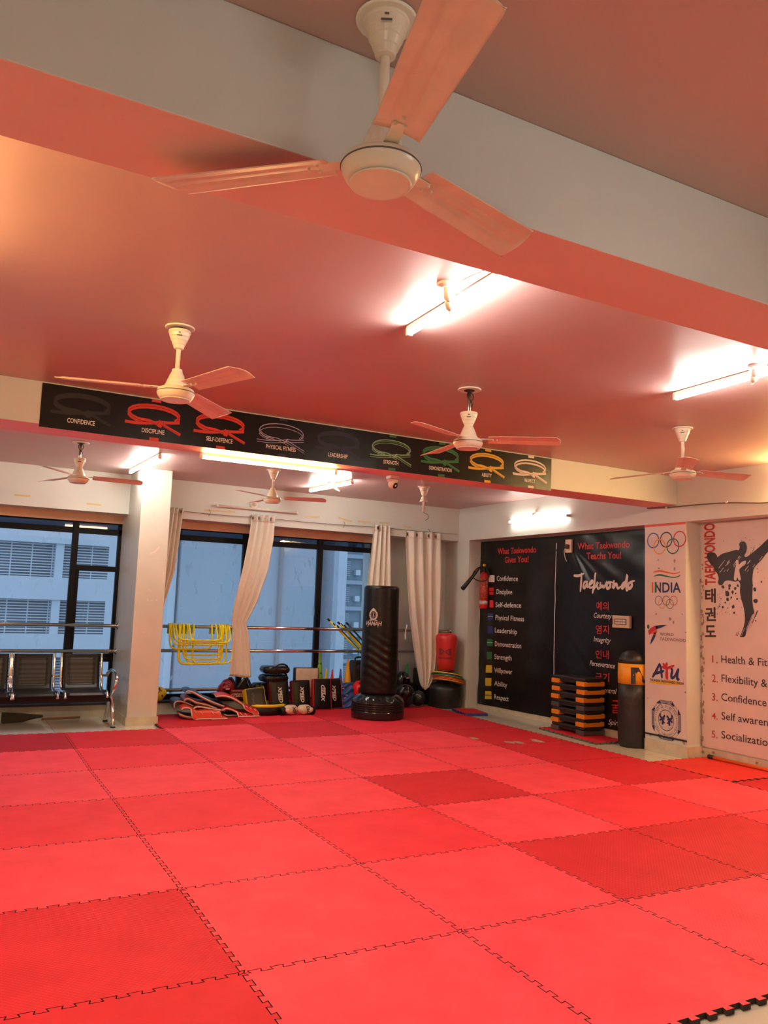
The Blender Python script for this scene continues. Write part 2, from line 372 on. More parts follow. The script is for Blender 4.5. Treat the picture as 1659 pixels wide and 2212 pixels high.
# row -> columns from c=-3 on; lower case = textured surface
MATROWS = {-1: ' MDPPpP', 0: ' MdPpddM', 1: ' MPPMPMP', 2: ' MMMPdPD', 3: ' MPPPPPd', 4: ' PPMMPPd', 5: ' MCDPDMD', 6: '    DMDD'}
ROWN = {-1: 'nearest row', 0: 'second row from the camera', 1: 'third row from the camera', 2: 'fourth row from the camera', 3: 'fifth row from the camera', 4: 'sixth row from the camera', 5: 'row before the last', 6: 'last row under the gear'}
COLN = {-3: 'left of the frame', -2: 'just left of the frame', -1: 'leftmost', 0: 'second from left', 1: 'third from left', 2: 'fourth from left', 3: 'fifth from left', 4: 'sixth from left'}
def has(c, r): return r in MATROWS and 0 <= c+3 < len(MATROWS[r]) and MATROWS[r][c+3] != ' '
def mat_tile(c, r, ch):
    A, B, Cc, D = corner(c, r), corner(c+1, r), corner(c+1, r+1), corner(c, r+1)
    e = [teeth(A, B, 11, .011, 1), teeth(D, Cc, 11, .011, 1), teeth(A, D, 11, .011, 1), teeth(B, Cc, 11, .011, 1)]
    pts = e[0][:-1]+e[3][:-1]+e[1][::-1][:-1]+e[2][::-1][:-1]
    pts = inset(pts, .0023)
    n = len(pts); top = [Vector((p.x, p.y, 0)) for p in pts]; bot = [Vector((p.x, p.y, FZ+.001)) for p in pts]
    b = MB(); b.add(top, [tuple(range(n))]); b.mi = 1
    o = len(b.v); b.add(top+bot, [(i, n+i, n+(i+1) % n, (i+1) % n) for i in range(n)]+[tuple(range(2*n-1, n-1, -1))])
    k = SH[ch.upper()]; ctr = (A+B+Cc+D)/4
    o = b.build('puzzle_mat', [foam(ch.upper()+('t' if ch.islower() else ''), k[0], ch.islower()), side_m], origin=(ctr.x, ctr.y, FZ))
    if (c, r) == (4, 4):
        w_ = MB()
        for x, y, a in [(1025, 1595, .055), (1100, 1603, .05), (1122, 1604, .05), (1160, 1600, .06)]:
            q = on_z(x, y, .0004); rs_ = random.Random(x); w_.flat([(a*math.cos(z)*(.6+.6*rs_.random()), a*1.8*math.sin(z)*(.6+.6*rs_.random())) for z in [2*PI*j/11 for j in range(11)]], q, (1, 0, 0), (0, 1, 0))
        w_.build('worn_marking', mat('worn_foam', (.42, .33, .26), .9, vary=.2, vscale=30), o)
    tag(o, f"{k[1]} {'ribbed' if ch.islower() else 'smooth'} puzzle mat, {COLN[c]}, {ROWN[r]}", 'mat', 'red puzzle mats')
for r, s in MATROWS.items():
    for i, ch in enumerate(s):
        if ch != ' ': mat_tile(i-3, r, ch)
# mats laid against the right wall
def plain_mat(label, pts, ms, z0=None, z1=0.0):
    P_ = [Vector((x, y, 0)) for x, y in pts]; n0 = len(P_); out = []
    for i in range(n0):
        a, b_ = P_[i], P_[(i+1) % n0]; k = max(3, int((b_-a).length/.09)); out += teeth(a, b_, k, .010, 1)[:-1]
    n = len(out); z0 = FZ+.001 if z0 is None else z0
    top = [Vector((p.x, p.y, z1)) for p in out]; bot = [Vector((p.x, p.y, z0)) for p in out]
    b = MB(); b.add(top, [tuple(range(n))]); b.mi = 1
    b.add(top+bot, [(i, n+i, n+(i+1) % n, (i+1) % n) for i in range(n)]+[tuple(range(2*n-1, n-1, -1))])
    return tag(b.build('puzzle_mat', ms), label, 'mat', 'red puzzle mats')
c5 = [gxy(5, r) for r in range(-1, 4)]
orange = foam('O', (0.74, 0.030, 0.028), False)
plain_mat('orange red puzzle mat lying against the wall beneath the numbered banner', [(c5[3][0]+.006, 1.72), (5.79, 1.72), (5.79, 2.63), (c5[3][0]+.006, 2.63)], [orange, side_m])
plain_mat('dark red puzzle mat at the right edge beneath the numbered banner', [(c5[3][0]+.006, .74), (5.79, .74), (5.79, 1.69), (c5[3][0]+.006, 1.69)], [foam('Ct', SH['D'][0], True), side_m])
# ---------------------------------------------------------------- tube lights
white_pl = mat('white_plastic', (0.78, 0.76, 0.70), 0.35)
cream_pl = mat('cream_plastic', (0.74, 0.66, 0.50), 0.4)
dark_m = mat('dark_gap', (0.02, 0.018, 0.016), 0.6)
chrome = mat('chrome', (0.72, 0.72, 0.72), 0.12, 1.0)
cable_m = mat('white_cable', (0.65, 0.62, 0.55), 0.5)
def lampmat(name, c, s):
    m = mat(name, (0.8, 0.8, 0.8), .4, emit=c, estr=s); return m
cool_m = lampmat('cool_tube', COOL, P_COOL); faint_m = lampmat('faint_cool_tube', COOL, P_COOL*.22); dim_m = lampmat('soft_cool_tube', COOL, P_COOL*.85); warm_m = lampmat('warm_tube', WARM, P_WARM); strong_m = lampmat('strong_warm_tube', WARM, P_WARM*3.2); off_m = mat('unlit_tube', (0.80, 0.76, 0.68), .35)
def tube_light(label, a, b, nrm, m, wall=None, group='tube lights'):
    """batten from a to b; nrm points from the mounting surface towards the tube"""
    a, b, nrm = Vector(a), Vector(b), Vector(nrm).normalized(); d = (b-a).normalized(); L = (b-a).length; s = d.cross(nrm)
    t = thing('tube_light', label, 'tube light', tuple((a+b)/2), group)
    MB().obox((a+b)/2-nrm*.012, d, s, nrm, L/2+.012, .013, .012).build('batten', cream_pl, t, bevel=.003)
    for e in (a, b): MB().obox(e+nrm*.008, d, s, nrm, .012, .017, .022).build('end_cap', white_pl, t, bevel=.004)
    MB().cyl(a+nrm*.014, b+nrm*.014, .015, 12).build('tube', m, t, smooth=True)
    return t
def lamp_holder(label, p, tip, cord, axis=(0, 0, -1)):
    p, tip = Vector(p), Vector(tip); ax = (tip-p).normalized(); L = (tip-p).length
    t = thing('lamp_holder', label, 'lamp holder', tuple(p))
    MB().lathe([(.001, 0), (.055, 0), (.055, .012), (.03, .02), (.001, .02)], p, axis, 20).build('base', white_pl, t, smooth=False, bevel=.002)
    MB().lathe([(.024, 0), (.026, L*.5), (.022, L*.55), (.018, L*.58)], p, ax, 18).build('socket', white_pl, t, smooth=True)
    MB().lathe([(.018, L*.55), (.020, L*.7), (.018, L*.9), (.006, L)], p, ax, 18).build('adapter', cream_pl, t, smooth=True)
    if cord: MB().tube(cord, .003, 6, smooth=2).build('cord', cable_m, t, smooth=True)
    return t
ta = tube_light('lit tube light on ceiling nearest the middle of the hall', (0.86, 0.37, 2.855), (0.825, -.52, 2.855), (0, 0, -1), cool_m)
lamp_holder('white lamp holder beside the lit tube in mid ceiling', (0.735, -.19, ZC), (0.80, -.10, ZC-.085), [(0.80, -.10, ZC-.085), (.83, -.06, ZC-.09), (.82, -.16, ZC-.02), (.76, -.24, ZC-.004), (.80, -.5, ZC-.004), (.8, -.95, ZC-.004)])
tb = tube_light('lit tube light on ceiling at the right edge of the photo', (2.94, 0.47, 2.855), (2.90, -.42, 2.855), (0, 0, -1), cool_m)
lamp_holder('white lamp holder beside the lit tube at the right edge', (2.875, -.18, ZC), (2.90, -.13, ZC-.085), [(2.90, -.13, ZC-.085), (2.93, -.1, ZC-.09), (2.92, -.2, ZC-.02), (2.88, -.22, ZC-.004)])
tube_light('lit tube light on ceiling above the cream column', (0.645, 6.38, 2.855), (0.685, 5.11, 2.855), (0, 0, -1), dim_m)
lamp_holder('white lamp holder behind the tube above the column', (0.78, 5.9, ZC), (0.76, 5.85, ZC-.085), [(0.76, 5.85, ZC-.085), (.72, 5.8, ZC-.10), (.66, 5.9, ZC-.06), (.64, 6.0, ZC-.03)])
tube_light('lit tube light on ceiling beside the dome camera', (2.90, 6.34, 2.855), (3.0, 5.33, 2.855), (0, 0, -1), dim_m)
lamp_holder('white lamp holder above the tube beside the dome camera', (2.93, 5.75, ZC), (2.97, 5.72, ZC-.085), [(2.97, 5.72, ZC-.085), (3.03, 5.7, ZC-.11), (3.0, 5.78, ZC-.05), (2.95, 5.8, ZC-.01)])
wl, wr = on_z(428, 984, 2.572), on_z(708, 1018, 2.572)
tube_light('long warm yellow lit tube under the banner beam', (wl.x, 3.13, 2.565), (wr.x+.03, 3.13, 2.565), (0, 0, -1), warm_m)
rl, rr = on_x(1101, 1128, XR-.03), on_x(1227, 1113, XR-.03)
tube_light('lit tube light on right wall above the black banner', (XR-.025, rl.y, rl.z), (XR-.025, rr.y, rl.z), (-1, 0, 0), faint_m)
lp = on_x(1162, 1108, XR)
lamp_holder('white lamp holder above the wall tube over the black banner', (XR, lp.y, lp.z), (XR-.075, lp.y+.02, lp.z-.03), None, (-1, 0, 0))
ul, ur = on_y(469, 1092, YL-.03), on_y(641, 1112, YL-.03)
tube_light('unlit white tube light on the wall above the curtains', (ul.x, YL-.025, ul.z), (ur.x, YL-.025, ul.z), (0, -1, 0), off_m)
lp = on_y(548, 1089, YL)
lamp_holder('white lamp holder above the unlit tube on the window wall', (lp.x, YL, lp.z), (lp.x+.01, YL-.075, lp.z-.01), [(lp.x-.04, YL-.004, lp.z-.05), (lp.x-.05, YL-.004, lp.z+.03), (lp.x, YL-.004, lp.z+.035), (lp.x+.03, YL-.01, lp.z+.02)], (0, -1, 0))
# the hall's other tubes, outside the frame
tube_light('warm tube on the ceiling left of the frame', (-1.50, -.62, 2.855), (-1.50, .60, 2.855), (0, 0, -1), strong_m)
tube_light('warm tube on the right wall right of the frame', (XR-.025, 1.56, 2.74), (XR-.025, .4, 2.74), (-1, 0, 0), strong_m)
tube_light('tube above the photographer on the right', (1.75, -2.55, 2.895), (1.7, -3.6, 2.895), (0, 0, -1), cool_m)
tube_light('tube above the photographer on the left', (-1.9, -3.4, 2.895), (-1.9, -4.5, 2.895), (0, 0, -1), cool_m)
tube_light('tube on the ceiling at the far left', (-2.6, 4.3, 2.855), (-2.6, 5.5, 2.855), (0, 0, -1), cool_m)
# ---------------------------------------------------------------- ceiling fans
fan_m = mat('fan_enamel', (0.74, 0.66, 0.55), 0.3, vary=.05, vscale=9); blade_m = mat('blade_enamel', (0.72, 0.52, 0.44), 0.35, vary=.08, vscale=12)
metal_m = mat('dull_steel', (0.55, 0.50, 0.42), 0.35, 1.0); wire_m = mat('black_wire', (0.015, 0.014, 0.013), 0.5)
logo_m = mat('grey_print', (0.10, 0.09, 0.08), 0.6)
def fan(label, x, y, th, can=2.87, blades=True, motor=2.55, wires=False, ZC=ZC):
    t = thing('ceiling_fan', label, 'ceiling fan', (x, y, ZC), 'ceiling fans')
    c = lambda z: (x, y, z)
    MB().lathe([(.035, ZC-.001), (.076, ZC-.001), (.080, ZC-.006), (.076, ZC-.011), (.035, ZC-.011)], (x, y, 0), n=32).build('ceiling_plate', white_pl, t, smooth=False, bevel=.002)
    MB().lathe([(.036, ZC-.002), (.036, ZC-.013), (.026, ZC-.014)], (x, y, 0), n=20).build('hook_recess', dark_m, t)
    zr = motor+.09 if blades else can-.30
    MB().cyl(c(ZC-.01), c(zr), .0125, 14).build('downrod', fan_m if not wires else metal_m, t, smooth=True)
    MB().lathe([(.012, can), (.058, can), (.060, can-.012), (.056, can-.016), (.052, can-.035), (.049, can-.037), (.044, can-.055), (.041, can-.057), (.034, can-.078), (.031, can-.080), (.026, can-.10), (.014, can-.104)], (x, y, 0), n=32).build('canopy', fan_m, t, smooth=False, bevel=.0015)
    # small printed mark on the canopy
    d = Vector((CAM.x-x, CAM.y-y, 0)).normalized(); s = Vector((-d.y, d.x, 0)); b = MB(); q = Vector((x, y, can-.028))
    for k, (u0, u1, v) in enumerate([(-.006, .006, .008), (-.014, .014, -.008)]): b.add([q+s*u0*1+d*.0555+Vector((0, 0, v)), q+s*u1+d*.0555+Vector((0, 0, v)), q+s*u1+d*.0545+Vector((0, 0, v-.006)), q+s*u0+d*.0545+Vector((0, 0, v-.006))], [(0, 1, 2, 3)])
    b.build('maker_mark', logo_m, t)
    if not blades:
        MB().lathe([(.014, can-.105), (.028, can-.115), (.040, can-.15), (.050, can-.165), (.050, can-.175), (.012, can-.176)], (x, y, 0), n=28).build('lower_canopy', fan_m, t, smooth=False)
        e = Vector((x, y, zr))
        MB().tube([e, e+Vector((.01, -.01, -.02)), e+Vector((.05, -.03, -.03)), e+Vector((.06, -.03, -.08)), e+Vector((.02, -.01, -.11))], .003, 6, smooth=2).build('loose_wire', wire_m, t, smooth=True)
        return t
    m = motor
    MB().lathe([(.013, m+.10), (.027, m+.10), (.029, m+.085), (.036, m+.07), (.038, m+.068), (.045, m+.045), (.048, m+.043), (.056, m+.018), (.060, m+.015), (.062, m), (.02, m-.002)], (x, y, 0), n=32).build('lower_canopy', fan_m, t, smooth=False, bevel=.001)
    MB().lathe([(.05, m), (.080, m-.003), (.095, m-.012), (.100, m-.024), (.100, m-.032), (.096, m-.042), (.088, m-.056), (.078, m-.064), (.03, m-.066)], (x, y, 0), n=40).build('motor', fan_m, t, smooth=True)
    MB().lathe([(.101, m-.026), (.1025, m-.028), (.101, m-.030)], (x, y, 0), n=40).build('motor_seam', logo_m, t, smooth=True)
    MB().lathe([(.072, m-.0645), (.079, m-.068), (.075, m-.071), (.068, m-.070), (.02, m-.0735), (.001, m-.074)], (x, y, 0), n=40).build('bottom_cover', fan_m, t, smooth=True)
    for k in range(3):
        a = math.radians(th+120*k); e = Vector((math.cos(a), math.sin(a), 0)); s = Vector((-e.y, e.x, 0)); up = Vector((0, 0, 1))
        def bl(u, v, e=e, s=s):
            r = .132+u*.470; w = .115+.030*u-.012*max(0, u-.93)/.07
            q = v-.5
            h = .007*math.cos(q*PI)+(.004 if abs(q+.18) < .05 or abs(q-.14) < .05 else 0)*(1 if .12 < u < .93 else 0)
            tip = .022*(q*2)**2*(1 if u > .999 else 0)
            return Vector((x, y, m-.010))+e*(r-tip+.03*q*u)+s*(q*w)+up*(h-.20*q*w-.006*u)
        o = MB().grid(bl, 24, 20).build('blade', blade_m, t, smooth=True, solid=.0022)
        b = MB(); b.obox(Vector((x, y, m-.006))+e*.122, e, s, up, .045, .018, .0018)
        for du, dv in ((.165, .012), (.165, -.012), (.19, .0)): b.cyl(Vector((x, y, m-.004))+e*du+s*dv, Vector((x, y, m-.014))+e*du+s*dv, .004, 8)
        b.build('blade_bracket', fan_m, o)
    if wires:
        b = MB(); q = Vector((x, y, can+.10)); b.tube([q+Vector((0, 0, .05)), q+Vector((-.03, -.01, .01)), q+Vector((.0, -.03, -.03)), q+Vector((.025, -.01, -.05)), q+Vector((-.005, .01, -.08))], .004, 6, smooth=2)
        b.tube([q+Vector((.01, 0, .05)), q+Vector((.03, -.02, .0)), q+Vector((-.015, -.02, -.04)), q+Vector((.0, -.01, -.10))], .0035, 6, smooth=2)
        b.build('supply_wire', wire_m, t, smooth=True)
    return t
fan('nearest ceiling fan hanging large in front of the near beam', -.280, -1.442, 17, 2.921, motor=2.548, ZC=ZF)
fan('ceiling fan on the left in front of the confidence end of banner', -.146, 1.104, 48, 2.862, motor=2.548)
fan('ceiling fan before the yellow belt on banner, its canopy slid down', 1.824, 1.213, 84, 2.722, motor=2.548, wires=True)
fan('ceiling fan near the right wall and beam end', 3.808, 1.166, 105, 2.876, motor=2.548)
fan('small looking ceiling fan over the left window, its canopy slid down', -.095, 5.025, 114, 2.727, motor=2.555, wires=True)
fan('ceiling fan behind the warm tube, over the curtains', 1.998, 5.30, 93, 2.876, motor=2.575)
fan('bare fan rod without blades, loose wire hanging from it', 3.958, 5.256, 0, 2.872, blades=False)

# ---------------------------------------------------------------- dome camera under the beam
q = on_z(822, 1034, 2.585); q = Vector((q.x, 3.12, 2.585)) if q.y > 3.12 else q
t = thing('dome_camera', 'white dome security camera under the banner beam', 'security camera', tuple(q))
MB().box(q.x-.045, q.x+.045, q.y-.045, q.y+.045, q.z-.032, q.z).build('junction_box', white_pl, t, bevel=.006)
MB().lathe([(.034, -.032), (.048, -.036), (.050, -.05), (.042, -.06)], q, n=28).build('mount_ring', white_pl, t, smooth=True)
MB().sph(q+Vector((0, -.002, -.078)), .041, nu=28, nv=18).build('camera_ball', white_pl, t, smooth=True)
d = (Vector((.4, -1.0, -.55))).normalized(); c = q+Vector((0, -.002, -.078))
b = MB().lathe([(.001, .040), (.027, .0395), (.029, .034)], c, d, 24); b.build('lens_window', mat('dark_lens', (.01, .01, .012), .08), t, smooth=True)

# ---------------------------------------------------------------- printing: lettering and flat shapes on a sheet
FONT_CAP = 0.73
def glyphs(s, bold=0.0):
    cu = bpy.data.curves.new('lettering', 'FONT'); cu.body = s; cu.size = 1; cu.offset = bold; cu.resolution_u = 3
    o = bpy.data.objects.new('lettering', cu); COL.objects.link(o)
    dg = bpy.context.evaluated_depsgraph_get(); me = o.evaluated_get(dg).to_mesh()
    vs = [tuple(v.co) for v in me.vertices]; fs = [tuple(p.vertices) for p in me.polygons]
    o.evaluated_get(dg).to_mesh_clear(); bpy.data.objects.remove(o); bpy.data.curves.remove(cu)
    return vs, fs
def text(mb, s, pl, pr, h, n, bold=0.0, shear=0.0, up=(0, 0, 1), rotate=False, disp=None, center_h=False):
    """letters between the points pl and pr, cap height h, lifted along n"""
    vs, fs = glyphs(s, bold)
    if not vs: return mb
    pl, pr, n, up = Vector(pl), Vector(pr), Vector(n), Vector(up)
    x0 = min(v[0] for v in vs); x1 = max(v[0] for v in vs); du = (pr-pl)/(x1-x0)
    y0, y1 = (min(v[1] for v in vs), max(v[1] for v in vs)) if center_h else (0, FONT_CAP)
    k = h/(y1-y0); e = (pr-pl).normalized()
    out = []
    for v in vs:
        p = pl+du*(v[0]-x0)+up*((v[1]-y0)*k)+e*(shear*(v[1]-y0)*k)
        out.append(p+n*((disp(p) if disp else 0)))
    mb.add(out, fs); return mb
def ribbon(mb, pts, w, n, smooth=2, taper=None, disp=None):
    """flat stroke of width w along pts lying in the plane with normal n"""
    n = Vector(n); mb.k = getattr(mb, 'k', 0)+1
    p = [Vector(q)+n*(.00012*mb.k) for q in pts]           # each stroke lies on the one before
    for _ in range(smooth):
        q = [p[0]]
        for a, b in zip(p, p[1:]): q += [a*.75+b*.25, a*.25+b*.75]
        p = q+[p[-1]]
    vs = []; m = len(p)
    for i in range(m):
        t = p[min(i+1, m-1)]-p[max(i-1, 0)]
        if t.length < 1e-9: t = Vector((0, 0, 1))
        s = t.normalized().cross(n).normalized(); ww = w*(taper(i/(m-1)) if taper else 1)/2
        for sg in (-1, 1):
            v = p[i]+s*sg*ww; vs.append(v+n*(disp(v) if disp else 0))
    mb.add(vs, [(2*i, 2*i+1, 2*i+3, 2*i+2) for i in range(m-1)]); return mb
def ring(mb, c, r, w, eu, ev, n=48, a0=0, a1=2*PI, off=Vector((0, 0, 0))):
    vs = []; full = abs(a1-a0-2*PI) < 1e-6; c, eu, ev = Vector(c), Vector(eu), Vector(ev)
    for i in range(n+1):
        a = a0+(a1-a0)*i/n; d = eu*math.cos(a)+ev*math.sin(a)
        vs += [c+d*(r-w/2)+off, c+d*(r+w/2)+off]
    mb.add(vs, [(2*i, 2*i+1, 2*i+3, 2*i+2) for i in range(n)]); return mb
def ink(name, col, rough=.5, **k): return mat('ink_'+name, col, rough, **k)
I_white, I_red, I_blk = ink('white', (.78, .76, .72)), ink('red', (.62, .035, .03)), ink('black', (.02, .019, .022))
vinyl = mat('black_vinyl', (.007, .0075, .008), .30, bump=.10, bscale=9, spec=.28)

# long belt banner on the beam
YB = 2.786
t = thing('belt_banner', 'long black banner of nine belts on the ceiling beam', 'banner', (1.6, 2.79, 2.57))
MB().box(-.665, 3.875, YB, 2.7895, 2.565, 2.875).build('sheet', vinyl, t)
N = (0, -1, 0); YP = YB-.0015
def bp(u, v): return Vector((u, YP, v))
belts = [('CONFIDENCE', (.0105, .0095, .0095), 1), ('DISCIPLINE', (.60, .035, .015), 1), ('SELF-DEFENCE', (.60, .035, .015), 1), ('PHYSICAL FITNESS', (.42, .42, .62), 0), ('LEADERSHIP', (.009, .010, .045), 1),
         ('STRENGTH', (.30, .48, .30), 2), ('DEMONSTRATION', (.015, .16, .055), 1), ('ABILITY', (.68, .42, .02), 1), ('RESPECT', (.68, .60, .54), 3)]
for i, (s, col, style) in enumerate(belts):
    cx = -.395+.5015*i; cz = 2.745; m = ink('belt_%s' % s.lower().replace(' ', '_'), col); b = MB(); g = MB()
    def P(u, v): return bp(cx+u, cz+v)
    def arc(a0, a1, rx, ry, dx=0, dz=0): return [P(dx+rx*math.cos(math.radians(a)), dz+ry*math.sin(math.radians(a))) for a in [a0+(a1-a0)*k/14 for k in range(15)]]
    w = .017 if style in (1, 3) else .004
    loops = [(.185, .062, .0), (.178, .052, -.020)] if style != 1 else [(.185, .062, 0), (.185, .062, -.019)]
    for rx, ry, dz in loops: ribbon(b, arc(-35, 250, rx, ry, 0, .022+dz), w, N, 0)
    if style in (0, 2, 3):
        ribbon(b, arc(-20, 235, .19, .07, 0, .012), .004, N, 0)
        if style != 3: ribbon(b, arc(180, 240, .186, .05, 0, -.012), .004, N, 0)
    knot = [[P(-.13, -.035), P(-.05, -.03), P(.02, -.05), P(.06, -.068)], [P(-.205, -.062), P(-.10, -.064), P(.0, -.048), P(.05, -.035), P(.10, -.035), P(.19, -.022)], [P(.04, -.04), P(.10, -.068), P(.20, -.112)]]
    for k in knot: ribbon(b, k, .022 if style in (1, 3) else .005, N, 2)
    ribbon(b, [P(.025, -.065), P(.055, -.03)], .038 if style in (1, 3) else .008, N, 0)
    if style in (0, 2):
        for k in knot: ribbon(b, [q+Vector((.0, 0, -.018)) for q in k], .0035, N, 2)
    if style == 2: ribbon(g, arc(-35, 250, .186, .06, 0, .010), .010, N, 0); [ribbon(g, k, .014, N, 2) for k in knot]
    b.v = [(x, y-.0006, z) for x, y, z in b.v]
    b.build('printed_belt', m, t)
    if style == 2: g.build('printed_belt_core', ink('belt_green', (.03, .16, .06)), t)
    if style in (1, 3):                                  # dark outlines between the strands
        k_ = MB(); ribbon(k_, arc(-30, 248, .185, .062, 0, .0125), .0035, N, 0); ribbon(k_, [P(-.12, -.05), P(-.03, -.045), P(.02, -.052)], .003, N, 1); ribbon(k_, [P(.018, -.062), P(.042, -.028)], .003, N, 0); ribbon(k_, [P(.068, -.066), P(.07, -.03)], .003, N, 0); ribbon(k_, [P(.05, -.055), P(.12, -.082), P(.19, -.112)], .0028, N, 1)
        k_.v = [(x, y-.0012, z) for x, y, z in k_.v]; k_.build('belt_outline', ink('outline', (.012, .011, .011)), t)
    hw = {'CONFIDENCE': .092, 'DISCIPLINE': .082, 'SELF-DEFENCE': .104, 'PHYSICAL FITNESS': .126, 'LEADERSHIP': .088, 'STRENGTH': .073, 'DEMONSTRATION': .118, 'ABILITY': .056, 'RESPECT': .064}[s]
    text(MB(), s, (cx-hw, YP, 2.619), (cx+hw, YP, 2.619), .034, N, .012).build('lettering', I_white, t)
# coloured tape tabs at the banner's edges
for i, col in ((1, 'red'), (2, 'red'), (3, 'blue'), (4, 'blue'), (5, 'green'), (6, 'green'), (7, 'yellow'), (8, 'white')):
    m = {'red': ink('tab_red', (.65, .05, .02)), 'blue': ink('tab_blue', (.012, .014, .06)), 'green': ink('tab_green', (.02, .15, .05)), 'yellow': ink('tab_yellow', (.70, .42, .02)), 'white': ink('tab_white', (.72, .66, .60))}[col]
    cx = -.385+.5015*i
    for z0, z1 in ((2.566, 2.588), (2.854, 2.873)):
        MB().box(cx-.034, cx+.034, YP-.001, YP+.001, z0, z1).build('printed_tab', m, t)
# ---------------------------------------------------------------- black banner in the far recess of the right wall
XB = XA-.012
def wrk(y, z):                                              # shallow folds of the hanging vinyl
    a = .006*math.sin((y*2.3+z*1.1)*3.0+math.sin(z*2.7))+.0035*math.sin((y-z*1.6)*9.0+2*math.sin(y*3))
    e = 0.0
    dy, dz = 4.62-y, 2.22-z                                  # creases fanning out from the socket
    r = math.hypot(dy, dz)
    if r > .03 and dy > -.35: an = math.atan2(dz, dy); e = .010*math.cos(24*an+2.0*math.sin(3*an))*math.exp(-r*1.0)*min(1, r*3)*math.exp(-((an-.85)/.42)**2)
    return -(a+e)-.011
def fold(p): return -wrk(p.y, p.z)
Y0, Y1 = 6.60, 3.245
b = MB()
zb = lambda u: .035+.05*u
def sheet(u, v):
    y = Y0+(Y1-Y0)*u; z = zb(u)+(2.385-zb(u))*v; return Vector((XB+wrk(y, z), y, z))
t = thing('wall_banner', 'tall black vinyl banner of taekwondo values in the right wall recess', 'banner', (XA, 4.9, .03))
gloss_vinyl = mat('wrinkled_black_vinyl', (.008, .008, .0085), .30, bump=.28, bscale=5, spec=.36)
b.grid(sheet, 220, 120).build('sheet', gloss_vinyl, t, smooth=True)
NX = (-1, 0, 0)
def C4(x, y): return on_x(1000+x/3.95, 1080+y/3.95, XB)
off = lambda p: fold(p)+.0025
def btext(s, bl, br, top, m, **k):
    pl, pr = C4(*bl), C4(*br); h = (C4(bl[0], top)-pl).length
    text(MB(), s, pl, pr, h, NX, disp=off, **k).build('lettering', m, t)
btext('What Taekwondo', (300, 463), (632, 448), 412, I_red, bold=.018); btext('Gives You!', (360, 537), (566, 530), 484, I_red, bold=.018)
btext('What Taekwondo', (985, 422), (1432, 405), 366, I_red, bold=.018); btext('Teachs You!', (1058, 506), (1362, 500), 447, I_red, bold=.018)
for s, bl, br in [('Confidence', (292, 690), (475, 693)), ('Discipline', (292, 803), (430, 806)), ('Self-defence', (286, 915), (502, 920)), ('Physical Fitness', (284, 1022), (523, 1036)), ('Leadership', (281, 1130), (468, 1146)),
                  ('Demonstration', (279, 1246), (500, 1266)), ('Strength', (278, 1356), (422, 1370)), ('Willpower', (276, 1471), (423, 1488)), ('Ability', (275, 1583), (382, 1600)), ('Respect', (274, 1698), (392, 1718))]:
    btext(s, bl, br, bl[1]-44, I_white, bold=.008)
b = MB(); ribbon(b, [C4(805+(773-805)*k/12, 370+(1818-370)*k/12) for k in range(13)], .012, NX, 0, disp=off); b.build('divider_line', I_white, t)
SW = {'w': ink('swatch_white', (.72, .70, .66)), 'r': ink('swatch_red', (.72, .03, .025)), 'b': ink('swatch_blue', (.02, .045, .22)), 'g': ink('swatch_green', (.012, .20, .07)), 'y': ink('swatch_yellow', (.72, .55, .02))}
for c, x0, x1, y0, y1 in [('w', 222, 272, 641, 700), ('r', 228, 268, 748, 777), ('r', 228, 268, 783, 809), ('r', 230, 265, 855, 917), ('b', 218, 264, 967, 1028), ('b', 214, 262, 1077, 1138), ('g', 211, 260, 1186, 1247),
                          ('g', 208, 257, 1296, 1358), ('y', 203, 256, 1408, 1472), ('y', 200, 253, 1518, 1585), ('y', 197, 252, 1630, 1661), ('y', 196, 251, 1667, 1698)]:
    q = [C4(x0, y0), C4(x1, y0+1), C4(x1, y1+1), C4(x0, y1)]; b = MB(); b.grid(lambda u, v: (lambda p: p+Vector(NX)*off(p))(q[0].lerp(q[1], u).lerp(q[3].lerp(q[2], u), v)), 4, 4).build('belt_swatch', SW[c], t)
b = MB()
for x0, x1, yy in ((218, 264, 996), (211, 260, 1216), (203, 256, 1439)): ribbon(b, [C4(x0, yy), C4(x1, yy+1)], .007 if yy < 1400 else .003, NX, 0, disp=lambda p: off(p)+.001)
b.build('swatch_stripe', I_white, t)
# brushed script word
strokes = [[(948, 645), (990, 650), (1040, 628)], [(1022, 622), (1012, 690), (1005, 785)], [(1075, 700), (1045, 695), (1025, 745), (1045, 755), (1072, 705), (1068, 752), (1088, 735)],
           [(1085, 730), (1118, 700), (1105, 685), (1088, 720), (1092, 757), (1125, 735)], [(1140, 620), (1128, 720), (1118, 800)], [(1120, 770), (1170, 690), (1150, 720), (1160, 765), (1188, 740)],
           [(1185, 700), (1180, 755), (1205, 725), (1210, 760), (1240, 690)], [(1262, 695), (1235, 720), (1240, 765), (1272, 735), (1258, 700), (1290, 705)], [(1300, 685), (1282, 770), (1320, 700), (1325, 765), (1355, 735)],
           [(1392, 695), (1365, 720), (1360, 765), (1395, 720), (1410, 605), (1395, 785), (1420, 760)], [(1440, 695), (1412, 720), (1420, 765), (1450, 735), (1438, 695), (1470, 690)]]
b = MB()
for st in strokes: ribbon(b, [C4(*q) for q in st], .030, NX, 2, taper=lambda u: .45+.75*math.sin(PI*min(1, u*.9+.1)), disp=off)
b.build('script_lettering', I_white, t)
for s, bl, br, top in [('예의', (1150, 940), (1250, 942), 868), ('염지', (1145, 1142), (1252, 1146), 1066), ('인내', (1140, 1352), (1252, 1358), 1280), ('극기', (1140, 1546), (1252, 1552), 1474), ('굴', (1272, 1818), (1348, 1822), 1708)]:
    btext(s, bl, br, top, I_red, center_h=True, bold=.006)
